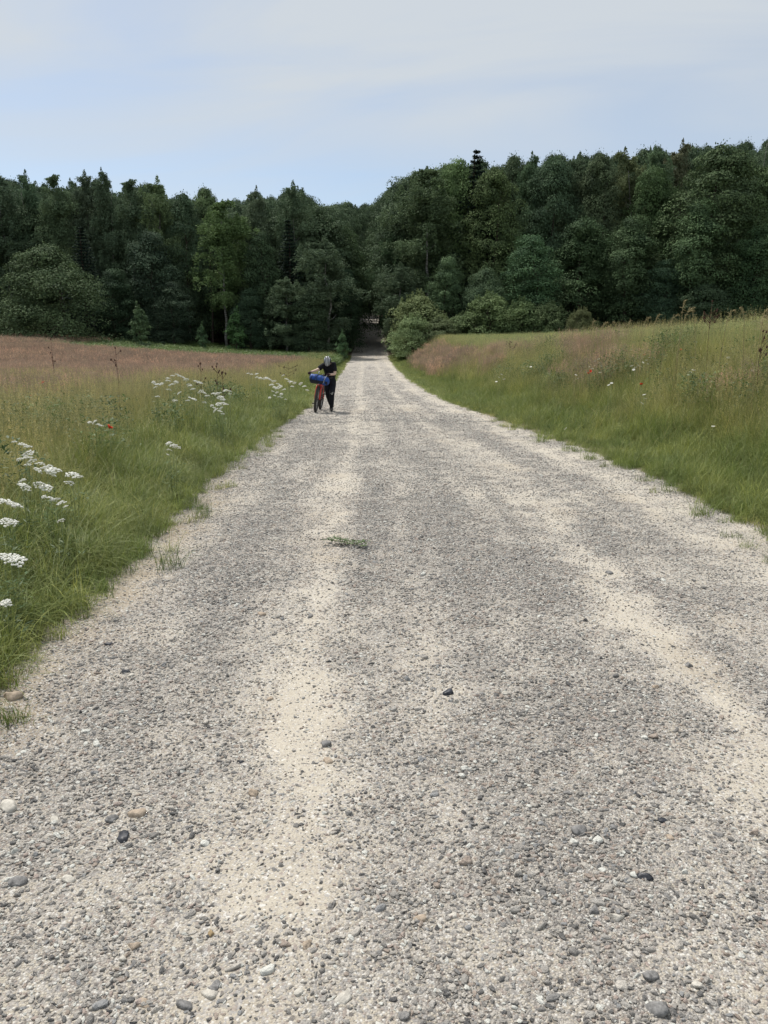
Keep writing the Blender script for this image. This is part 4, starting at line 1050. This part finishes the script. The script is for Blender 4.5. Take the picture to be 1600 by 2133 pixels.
# backpack with a loose strap at the right side of the picture
t = thing('backpack', 'small black backpack with a loose strap loop on the person\'s back', 'backpack', (P0.x, PY, float(H(P0.x, PY)) + .01))
mb = MB(); mb.ellipsoid((-.01, .17, 1.06), (.135, .085, .20), 16, 10); mb.build('bag', M_strap, t)
mb = MB(); mb.tube([(.13, .05, 1.18), (.165, .06, 1.10), (.20, .07, 1.04), (.185, .07, .985), (.15, .07, 1.0), (.135, .06, 1.06)], .007, 6); mb.build('strap', M_strap, t)
mb = MB(); mb.tube([(.12, .04, 1.0), (.135, .05, .96), (.135, .05, .92)], .008, 6); mb.build('strap', M_strap, t)

# bicycle
M_red = plain('red_paint', (.55, .035, .022), .3, .5, var=.08, coat=.4)
M_tyre = plain('tyre', (.055, .053, .052), .85, .15, var=.3, scale=80, bump=.5)
M_metal = plain('dark_metal', (.05, .05, .055), .4, .5, metal=.6)
M_steel = plain('steel', (.45, .45, .45), .35, .5, metal=.9)
M_blue = plain('blue_nylon', (.012, .062, .27), .5, .35, var=.35, scale=9, bump=.9)
M_bagdk = plain('dark_nylon', (.016, .020, .035), .6, .3, var=.3, scale=9, bump=.5)
BX = pix(657, 853, 21.0)
bike = thing('bicycle', 'red mountain bicycle pushed along head on, at the left edge of the track', 'bicycle', (BX.x, 21.0, float(H(BX.x, 21.0))))
bike.rotation_euler = (0, R(8.5), R(-2.2))
def wheel(y):
    mb = MB(); mb.ring((0, y, .355), .318, .036, n=48, k=10)
    w = mb.build('wheel', M_tyre, bike)
    for i in range(44):                                     # tread knobs
        pass
    mb = MB()
    for i in range(56):
        a = 2 * math.pi * i / 56
        for s in (-1, 1):
            rot = Matrix.Rotation(a, 3, 'X'); mb.box(Vector((s * .013, y, .355)) + rot @ Vector((0, 0, .353)), (.012, .014, .008), rot)
    tag(mb.build('tread', M_tyre, w, False), kind='stuff')
    mb = MB(); mb.ring((0, y, .355), .288, .012, n=48, k=6); mb.build('rim', M_metal, w)
    mb = MB(); mb.tube([(-.05, y, .355), (.05, y, .355)], .02, 10); mb.build('hub', M_metal, w)
    mb = MB()
    for i in range(28):
        a = 2 * math.pi * i / 28; mb.tube([(.03 * (-1) ** i, y, .355), (0, y + .285 * math.sin(a), .355 + .285 * math.cos(a))], .0016, 4, cap=False)
    tag(mb.build('spokes', M_steel, w), kind='stuff')
wheel(0.0); wheel(1.08)
mb = MB()
for s in (-1, 1):
    mb.tube([(s * .062, 0, .345), (s * .062, .01, .44), (s * .060, .03, .60), (s * .052, .045, .72)], [.018, .024, .022, .018], 10)
mb.tube([(-.06, .045, .72), (0, .05, .745), (.06, .045, .72)], .022, 8); mb.tube([(0, .05, .74), (0, .075, .80)], .02, 8)
mb.build('fork', M_red, bike)
mb = MB()
mb.tube([(0, .07, .78), (0, .115, .93)], .027, 10); mb.tube([(0, .09, .84), (0, .62, .33)], .027, 10); mb.tube([(0, .11, .91), (0, .66, .80)], .022, 10)
mb.tube([(0, .62, .33), (0, .70, .86)], .020, 10)
for s in (-1, 1):
    mb.tube([(s * .03, .62, .33), (s * .06, 1.08, .355)], .012, 8); mb.tube([(s * .02, .68, .78), (s * .06, 1.08, .355)], .010, 8)
mb.build('frame', M_red, bike)
mb = MB(); mb.tube([(0, .70, .85), (0, .725, .97)], .014, 8); mb.build('seat_post', M_metal, bike)
mb = MB(); mb.tube([(0, .60, .99), (0, .72, .995), (0, .84, .985)], [.02, .055, .075], 10, flat=.35); mb.build('saddle', M_shoe, bike)
bar = MB(); bar.tube([(0, .115, .94), (0, .07, 1.0)], .018, 8)
bar.tube([(-.33, .13, .985), (-.16, .10, .995), (0, .08, 1.0), (.16, .10, .995), (.33, .13, .985)], .013, 8)
hb = bar.build('handlebar', M_metal, bike)
for s in (-1, 1):
    mb = MB(); mb.tube([(s * .20, .105, .992), (s * .335, .13, .985)], .018, 8); mb.build('grip', M_strap, hb)
    mb = MB(); mb.tube([(s * .20, .085, .985), (s * .23, .04, .965), (s * .31, .03, .955)], .007, 6); mb.build('brake_lever', M_metal, hb)
mb = MB(); mb.tube([(-.05, .05, 1.0), (-.05, .04, 1.07), (-.03, .04, 1.10)], [.014, .020, .014], 8); mb.build('bell', M_print, hb)
cr = MB(); cr.ring((.055, .62, .33), .085, .006, n=28, k=5); cr.tube([(-.075, .62, .33), (.075, .62, .33)], .018, 8)
crank = cr.build('crank', M_metal, bike)
for s, dy, dz in ((-1, .06, -.155), (1, -.06, .155)):
    mb = MB(); mb.tube([(s * .075, .62, .33), (s * .085, .62 + dy, .33 + dz)], .011, 6); mb.build('crank_arm', M_metal, crank)
    mb = MB(); mb.box((s * .145, .62 + dy, .33 + dz), (.10, .085, .026)); mb.build('pedal', M_strap, crank, False)
# rolled bag strapped before the handlebar
bag = thing('handlebar_bag', 'rolled bright blue bag with dark ends strapped across the bicycle handlebar', 'bag', tuple(bike.location))
bag.rotation_euler = bike.rotation_euler
mb = MB(); nn = 15; pts = []; rad = []
for i in range(nn):
    f = i / (nn - 1); pts.append((-.27 + .54 * f, -.035, .885 + .014 * math.sin(f * 5 + .5))); rad.append((.118 + .008 * math.sin(i * 1.9)) * min(1, math.sin(math.pi * (.05 + .9 * f)) * 2.6))
mb.tube(pts, rad, 18, flat=1.0); mb.build('roll', M_blue, bag)
mb = MB()
for i in range(12):
    pass
mb.tube([(-.262, -.035, .885), (-.225, -.035, .885), (-.20, -.035, .885)], [.075, .116, .1225], 18); mb.build('end_cap', M_bagdk, bag)
V = []; q = []
for i in range(13):                                         # dark underside panel, wrapped a little proud of the roll
    x = -.21 + .44 * i / 12
    for j in range(7):
        a = R(190 + 120 * j / 6); V.append((x, -.035 + .126 * math.cos(a), .888 + .126 * math.sin(a)))
for i in range(12):
    for j in range(6): q.append((i * 7 + j, i * 7 + j + 1, (i + 1) * 7 + j + 1, (i + 1) * 7 + j))
mb = MB(); mb.add(np.array(V), np.array(q)); mb.build('underside', M_bagdk, bag)
for x0, x1 in ((-.17, -.02), (-.02, -.15), (.06, .18), (.2, .12)):
    mb = MB(); mb.tube([(x0 + (x1 - x0) * i / 8, -.035 + .128 * math.cos(R(70 + 150 * i / 8)), .888 + .130 * math.sin(R(70 + 150 * i / 8))) for i in range(9)], .006, 5)
    mb.build('strap', M_bagdk if x0 != .2 else M_print, bag)

# ------------------------------------------------------------------ flowers and weeds
M_white = plain('white_petal', (.78, .77, .70), .7, .2, var=.06, scale=60)
M_yell = plain('yellow_disc', (.55, .38, .05), .7, .2)
M_stem = plain('green_stem', (.17, .21, .09), .7, .2, var=.2)
M_poppy = plain('poppy_petal', (.70, .055, .025), .6, .2, var=.15)
M_thist = plain('dry_head', (.085, .045, .035), .8, .1, var=.4)
M_tan2 = plain('dry_stem', (.30, .25, .13), .8, .2, var=.25)
def umbel(seed):
    rg = random.Random(seed); mb = MB()
    for k in range(rg.randint(15, 22)):
        a = k * 2.4; r = .93 * math.sqrt((k + .4) / 20); x, y = r * math.cos(a), r * math.sin(a); s = rg.uniform(.14, .22)
        z = .42 * (1 - r * r) + rg.uniform(-.07, .07)
        for q in range(5):
            b = rg.uniform(0, 6.3); d = s * rg.uniform(.2, .75)
            mb.ellipsoid((x + d * math.cos(b), y + d * math.sin(b), z + s * .28 + rg.uniform(-.04, .03)), (s * .66, s * .66, s * .42), 6, 3)
    return mb.mesh('flower_head', M_white)
UMB = [umbel(i) for i in range(4)]
def daisy_mesh():
    mb = MB()
    for k in range(14):
        a = 6.283 * k / 14; mb.ellipsoid((.62 * math.cos(a), .62 * math.sin(a), .02), (.38, .13, .04), 6, 3, Matrix.Rotation(a, 3, 'Z'))
    mb.ellipsoid((0, 0, .03), (.3, .3, .14), 8, 4); return mb.mesh('flower_head', M_white)
DAISY = daisy_mesh()
def poppy_mesh():
    mb = MB()
    for k in range(5):
        a = 6.283 * k / 5; mb.ellipsoid((.45 * math.cos(a), .45 * math.sin(a), .25), (.55, .50, .10), 8, 4, Matrix.Rotation(a, 3, 'Z') @ Matrix.Rotation(-.75, 3, 'Y'))
    return mb.mesh('flower_head', M_poppy)
POPPY = poppy_mesh()
def flower_plant(name, label, cat, heads, kind, rad, d=None, z=None, group=None, leafy=True, seed=0, headmat=None, tilt=.25):
    """heads: photo pixels of its flower heads; d distance of the plant"""
    rg = random.Random(seed + int(heads[0][0]) * 7)
    pts = []
    for hd in heads:
        dd = d + rg.uniform(-.18, .18) * (1 if d < 9 else 2); pts.append(pix(hd[0], hd[1], dd))
    cxm = sum(p.x for p in pts) / len(pts); cym = sum(p.y for p in pts) / len(pts)
    le = float(xl(cym)) - .12; re_ = float(xr(cym)) + .12
    if le < cxm < re_: cxm = le if cxm < (le + re_) / 2 else re_
    gz = float(H(cxm, cym))
    t = thing(name, label, cat, (cxm, cym, gz - .01), 0, group)
    st = MB()
    for p, hd in zip(pts, heads):
        r = rad * (hd[2] if len(hd) > 2 else 1) * rg.uniform(.88, 1.15)
        q = p - Vector((cxm, cym, gz - .01)); q.z = max(q.z, .12)
        st.tube([(rg.uniform(-.03, .03) + q.x * .35, rg.uniform(-.03, .03) + q.y * .35, 0), (q.x * .75, q.y * .75, q.z * .55), (q.x, q.y, q.z - r * .5)], [.0028, .0024, .002] if d < 9 else [.0032, .003, .0028], 5)
        me = kind[rg.randrange(len(kind))]
        o = obj('flower_head', me, t, tuple(q)); o.rotation_euler = (rg.gauss(.12, tilt), rg.gauss(.1, tilt), rg.uniform(0, 6.3)); o.scale = (r, r, r)
        if headmat: o.material_slots[0].link = 'OBJECT'; o.material_slots[0].material = headmat
    st.build('stem', M_stem, t)
    if leafy:
        rg2 = np.random.default_rng(seed + int(heads[0][0])); n = 90 if d < 9 else 60; zt = max(.15, max(p.z for p in pts) - gz)
        c = np.stack([rg2.normal(0, .07, n), rg2.normal(0, .07, n), rg2.uniform(.03, zt * .8, n)], 1); k = rg2.normal(size=(n, 3)) * np.array([1, 1, .4]); k /= np.linalg.norm(k, axis=1)[:, None]
        e = np.cross(k, np.array([0, 0, 1.]) + .3 * rg2.normal(size=(n, 3))); s = rg2.uniform(.018, .04, (n, 1))
        V = np.stack([c - k * s, c + e * s * .18, c + k * s, c - e * s * .18], 1).reshape(-1, 3)
        obj('leaves', mesh_np('leaves', V, np.arange(n * 4).reshape(n, 4), M_weed, {'t': rg2.random(n * 4)}), t)
    return t
YG = 'white yarrow plants along the left side of the track'
for i, (hs, d, rad, lab) in enumerate((
    ([(30, 922, .6), (48, 929, .9), (58, 934, .9), (60, 947, 1)], 7.2, .042, 'white yarrow at the far left, highest of the near group'),
    ([(40, 958, .5), (55, 957, 1), (66, 964, 1), (83, 969, .9), (58, 970, .8)], 6.8, .040, 'white yarrow with drooping row of heads, second from the top of the near group'),
    ([(78, 982, .9), (98, 979, 1.1), (112, 985, 1.2), (103, 990, 1)], 6.5, .046, 'widest yarrow cluster, white heads run together at the middle of the near group'),
    ([(150, 992, 1.2), (163, 996, .8), (144, 1009, 1.1)], 6.4, .042, 'white yarrow reaching farthest right in the near group'),
    ([(48, 1004, .7), (49, 1016, 1.1), (57, 1024, .8)], 5.8, .040, 'small three headed yarrow left of a broad white head'),
    ([(82, 1016, 1.1), (96, 1019, 1.1)], 5.9, .046, 'yarrow with one broad white head under the widest cluster'),
    ([(92, 1036, .5), (105, 1041, .8), (117, 1044, 1), (128, 1051, 1), (138, 1057, .7)], 5.7, .034, 'yarrow seen edge on, thin dotted row of white florets'),
    ([(4, 1050, .6), (16, 1052, 1.2), (28, 1056, 1.1)], 5.0, .042, 'yarrow with lumpy white head at the left picture edge, level with the edge on one'),
    ([(14, 1088, 1.1), (26, 1094, 1.1)], 4.8, .036, 'yarrow with two touching white heads low at the left picture edge'),
    ([(6, 1161, .9), (22, 1166, 1.2), (38, 1171, 1.1)], 4.35, .034, 'yarrow standing over the bent grass at the left picture edge'),
    ([(4, 1268, 1.3), (14, 1258, .8)], 3.95, .036, 'lowest yarrow, large white head cut by the left picture edge'),
    ([(352, 925, .7), (361, 930, 1), (368, 934, 1), (353, 939, .7), (349, 948, .5)], 8.3, .036, 'lone yarrow halfway between the near group and the track'),
    ([(128, 1087, .9)], 5.2, .028, 'single small white yarrow head right of the near group'),
    ([(187, 881, .8), (198, 880, .9), (205, 886, 1), (211, 889, .8)], 9.6, .034, 'white flower cluster left of the red poppy'))):
    flower_plant('yarrow', lab, 'yarrow', hs, UMB, rad * 1.28, d, None, YG, True, i)
mid = [((320, 798, .9), (328, 803, 1), (337, 801, .9), (324, 808, .8)), ((350, 789, .8), (360, 784, 1), (368, 782, 1), (376, 786, 1)), ((350, 795, 1), (358, 803, 1.1), (367, 797, .9), (352, 813, .9)), ((328, 828, 1),),
       ((383, 789, .9), (388, 792, 1), (394, 803, .9), (374, 820, .8)), ((408, 796, 1), (416, 799, 1.1), (396, 805, .9), (402, 812, 1)), ((418, 817, 1.1), (425, 820, 1), (432, 826, 1), (426, 840, .8)),
       ((396, 831, 1), (404, 834, 1.1), (391, 836, .8)), ((446, 822, .9), (454, 822, 1), (460, 830, 1), (466, 834, .9)), ((464, 842, 1), (470, 844, 1), (456, 843, .9), (461, 852, .9)), ((470, 815, .9), (478, 816, 1), (480, 822, .6)),
       ((450, 856, .9), (458, 858, .8), (464, 863, .6)), ((366, 836, .8), (362, 834, .6)), ((442, 846, .7), (446, 850, .6))]
nm_ = ['left end of the clump', 'topmost of the clump', 'below the topmost plants of the clump', 'single low head at the left foot of the clump', 'middle of the clump beside the topmost', 'right of the clump\'s middle', 'upper right part of the clump',
       'low middle of the clump', 'right of the clump, upper of three', 'right of the clump, densest heads', 'right of the clump under the dark thistle', 'lowest at the right foot of the clump', 'small pale heads low in the clump', 'small heads between middle and right foot of the clump']
for i, hs in enumerate(mid):
    flower_plant('yarrow', 'white yarrow, ' + nm_[i], 'yarrow', [(a, b, c) for a, b, c in hs], UMB, .056, 14.5 + .25 * (i % 4) - (hs[0][1] - 780) * .035, None, 'white yarrow clump left of the track', True, 40 + i)
far_ = [((517, 779, .8), (524, 781, .8), (535, 780, .9)), ((535, 787, .8), (543, 789, .9), (553, 789, 1)), ((556, 790, 1.1), (563, 793, 1.2), (571, 796, 1.1), (579, 801, 1)), ((566, 803, .9), (572, 808, 1), (577, 811, 1), (583, 806, 1)),
        ((585, 808, 1), (592, 813, .9), (586, 822, .9), (572, 825, .8)), ((577, 819, .9), (582, 828, .9), (588, 829, .8), (595, 833, .7)), ((590, 783, .8), (597, 791, 1), (604, 796, 1)), ((607, 797, 1), (614, 799, .9), (609, 806, .8)),
        ((627, 800, .9), (634, 806, .8), (640, 814, .9)), ((562, 829, .7), (568, 816, .6))]
nm2 = ['farthest left sprays', 'left sprays under the farthest left', 'densest white row', 'below the densest row', 'right below the densest row', 'lowest of the far group', 'upper sprays right of the densest row', 'right of the upper sprays', 'white spray just left of the bicycle bag', 'small heads under the densest row']
for i, hs in enumerate(far_):
    flower_plant('yarrow', 'white yarrow near the bicycle, ' + nm2[i], 'yarrow', list(hs), UMB, .062, 18.6 + .25 * (i % 3) - (hs[0][1] - 780) * .03, None, 'white yarrow nearest the bicycle', True, 80 + i)
# oxeye daisies on the right bank
dz = [([(1240, 752), (1247, 748), (1250, 756), (1243, 760), (1252, 762)], 20, 'white daisies above the red poppy on the right bank'), ([(1228, 764), (1234, 768), (1250, 776)], 19, 'three daisies beside the red poppy on the right bank'),
      ([(1316, 762), (1324, 765), (1331, 762), (1320, 770)], 18, 'daisies left of the middle of the right bank'), ([(1340, 755), (1347, 750), (1354, 745), (1350, 758), (1336, 764)], 18.5, 'topmost daisy cluster in the middle of the right bank'),
      ([(1438, 776), (1445, 771), (1434, 781)], 16, 'three daisies on the right bank below the crop edge'), ([(1505, 765), (1512, 758), (1517, 745), (1508, 772)], 15, 'daisies in the right part of the bank'),
      ([(1568, 772), (1574, 770), (1572, 780), (1580, 784)], 14.5, 'daisies near the right picture edge'), ([(1274, 798), (1268, 802)], 15, 'two daisies low on the bank left of the lone poppy'), ([(1342, 822), (1345, 830), (1338, 840)], 14, 'column of daisies below the lone poppy'),
      ([(1178, 893)], 14.6, 'single daisy low at the foot of the right bank'), ([(1486, 888)], 12.5, 'single daisy among lush grass at the right'), ([(1040, 786), (1045, 780), (1050, 790), (1034, 795)], 22, 'small pale flowers in the reddish grass near the track bend'),
      ([(1098, 763), (1106, 764), (1090, 770)], 24, 'small pale flowers high on the bank near the crop'), ([(1200, 781), (1204, 788)], 20, 'two tiny daisies left of the red poppy')]
for i, (hs, d, lab) in enumerate(dz):
    flower_plant('daisy', lab, 'daisy', hs, [DAISY], .034 * (1 if d < 16 else 1.15), d, None, 'white daisies on the right bank', False, 120 + i, tilt=.45)
for i, (hs, d, lab) in enumerate((([(228, 891)], 9.2, 'bright red poppy in the left meadow beside white flowers'), ([(90, 797), (84, 800)], 17, 'red poppy deep in the reddish grass at the left'), ([(67, 823)], 15, 'faint red poppy lower left in the reddish grass'),
       ([(1230, 774), (1226, 778)], 19, 'red poppy beside daisies on the right bank'), ([(1336, 801)], 15.5, 'lone red poppy in the middle of the right bank'), ([(1342, 740)], 20, 'red poppy high on the right bank near the crop'), ([(1418, 730)], 19, 'topmost red poppy on the right bank'))):
    flower_plant('poppy', lab, 'poppy', [(a, b, 1) for a, b in hs], [POPPY], .042, d, None, 'red poppies', False, 160 + i, tilt=.5)
# thistles and docks, dark seed heads on branching stems
def thistle(px, py, d, label, nh=5, spread=.10, hgt=None, col=M_thist, rs=.016):
    rg = random.Random(int(px)); top = pix(px, py, d); gz = float(H(top.x, d)); h = top.z - gz
    t = thing('thistle', label, 'thistle', (top.x, d, gz)); st = MB(); st.tube([(0, 0, 0), (rg.uniform(-.03, .03), 0, h * .6), (0, 0, h)], [.005, .004, .003], 5)
    tips = [(0, 0, h)]
    for k in range(nh):
        a = rg.uniform(0, 6.3); z0 = h * rg.uniform(.6, .92); p = (spread * math.cos(a), spread * math.sin(a), min(h, z0 + rg.uniform(.05, .16))); st.tube([(0, 0, z0), p], .0035, 4, cap=False); tips.append(p)
    st.build('stem', M_thist if col is M_thist else M_tan2, t)
    for p in tips:
        mb = MB(); mb.ellipsoid((0, 0, 0), (1, 1, 1.15), 7, 5)
        for k in range(8):
            a = k * .785; mb.tube([(0, 0, .6), (1.1 * math.cos(a), 1.1 * math.sin(a), 1.6)], .16, 3, cap=False)
        o = mb.build('seed_head', col, t); o.location = p; o.scale = (rs,) * 3
        o.rotation_euler = (rg.gauss(0, .3), rg.gauss(0, .3), 0)
for a in ((418, 757, 17, 'dark thistle above the middle of the yarrow clump'), (452, 758, 17.5, 'dark thistle above the right end of the yarrow clump'), (464, 776, 15, 'branching thistle with pinkish tops behind the yarrow clump', 8, .14),
          (240, 725, 16, 'tall thin thistle standing over the reddish field'), (106, 707, 20, 'thin dark weed against the wood at the left'), (600, 757, 26, 'brown branching weed in the far reddish grass', 10, .3),
          (1484, 628, 16, 'tall brownish dock above the crop at the right', 14, .14), (1063, 712, 34, 'rusty dock plant in the pale crop', 12, .25), (1590, 690, 13, 'tall dark stemmed weed at the right picture edge', 9, .10)):
    thistle(*a)
# tall single grasses standing over the crop edge on the right
def reed(px, py, d, label, bend=.25, kind=0):
    rg = random.Random(int(px * 3)); top = pix(px, py, d); gz = float(H(top.x, d)); h = max(.6, top.z - gz)
    t = thing('tall_grass', label, 'grass stalk', (top.x - bend * .6, d, gz), 0, 'tall single grasses on the crest of the right bank')
    pts = [(0, 0, 0), (bend * .12, 0, h * .5), (bend * .45, 0, h * .88), (bend * .75, 0, h), (bend * 1.15, 0, h * .97)]
    mb = MB(); mb.tube(pts, [.006, .005, .004, .003, .002], 5); mb.build('stem', M_tan2, t)
    mb = MB()
    for k in range(16):
        f = k / 16; a = Vector(pts[2]).lerp(Vector(pts[4]), f); a.z = pts[2][2] + (h - pts[2][2]) * math.sin(f * 1.9) ; dr = Vector((rg.uniform(-.3, 1), rg.uniform(-.5, .5), rg.uniform(-.8, .5))).normalized() * rg.uniform(.04, .09)
        mb.tube([a, a + dr], [.006, .002], 4)
    mb.build('seed_head', M_tan2, t)
    rg2 = np.random.default_rng(int(px)); Vv, qq, Tt, _, _ = blades(rg2, 9, .3, .7 * h, .05, .55, .012, 4, 1.8)
    obj('leaves', mesh_np('leaves', Vv, qq, M_tall, {'t': Tt}), t)
for i, (px, py, d, b, lab) in enumerate(((1424, 626, 15, .06, 'upright single grass stalk highest over the crop'), (1432, 640, 15.5, .28, 'arching grass with broad drooping tip right of the upright stalk'), (1446, 645, 15, -.2, 'grass leaning left beside the arching one'), (1345, 660, 19, .25, 'arching grass over the crop crest, left part'),
       (1368, 655, 18, .15, 'upright grass between the arching ones'), (1310, 668, 21, .1, 'pale grass stalk right of the small hawthorn'), (1256, 672, 22, .25, 'leaning pale grass stalk beside the hawthorn'), (1235, 668, 23, .12, 'thin pale grass in front of the hawthorn'),
       (1520, 645, 14, .2, 'grass stalk leaning right over the crest near the right side'), (1550, 640, 13.5, -.15, 'grass stalk leaning left near the right side'), (1592, 645, 12.5, .1, 'last grass stalk at the right picture edge'), (1400, 655, 17, .3, 'low arching grass left of the highest stalk'), (1282, 670, 22, -.15, 'grass leaning left over the crest'))):
    reed(px, py, d, lab, b)
# torn weed lying on the track
M_sprig = plain('wilted_leaf', (.075, .105, .045), .7, .2, var=.35, scale=8)
w = pix_z(722, 1136, .02); wz = float(H(w.x, w.y))
t = thing('weed_sprig', 'torn green weed sprig lying in the middle of the track', 'sprig', (w.x, w.y, wz + .012), R(-14))
mb = MB(); mb.tube([(-.20, .06, .01), (-.08, .0, .022), (.04, -.03, .012), (.19, -.05, .012)], [.002, .004, .004, .002], 5); mb.tube([(-.05, 0, .015), (.02, .06, .02), (.10, .08, .012)], .0025, 5); mb.build('stem', M_stem, t)
for k in range(110):
    f = random.random(); x = -.21 + .41 * f; y = .05 - .10 * f + random.gauss(0, .035)
    mb = MB(); a = random.uniform(0, 6.3); l = random.uniform(.022, .05); u = Vector((math.cos(a), math.sin(a), random.uniform(-.1, .5))).normalized(); s_ = u.cross(Vector((0, 0, 1))).normalized()
    c = Vector((x, y, .008 + random.random() * .03))
    mb.add(np.array([c, c + u * l * .5 + s_ * l * .34 + Vector((0, 0, .003)), c + u * l, c + u * l * .5 - s_ * l * .34 + Vector((0, 0, .003))]), np.array([(0, 1, 2, 3)]), .3); mb.build('leaf', M_sprig, t)
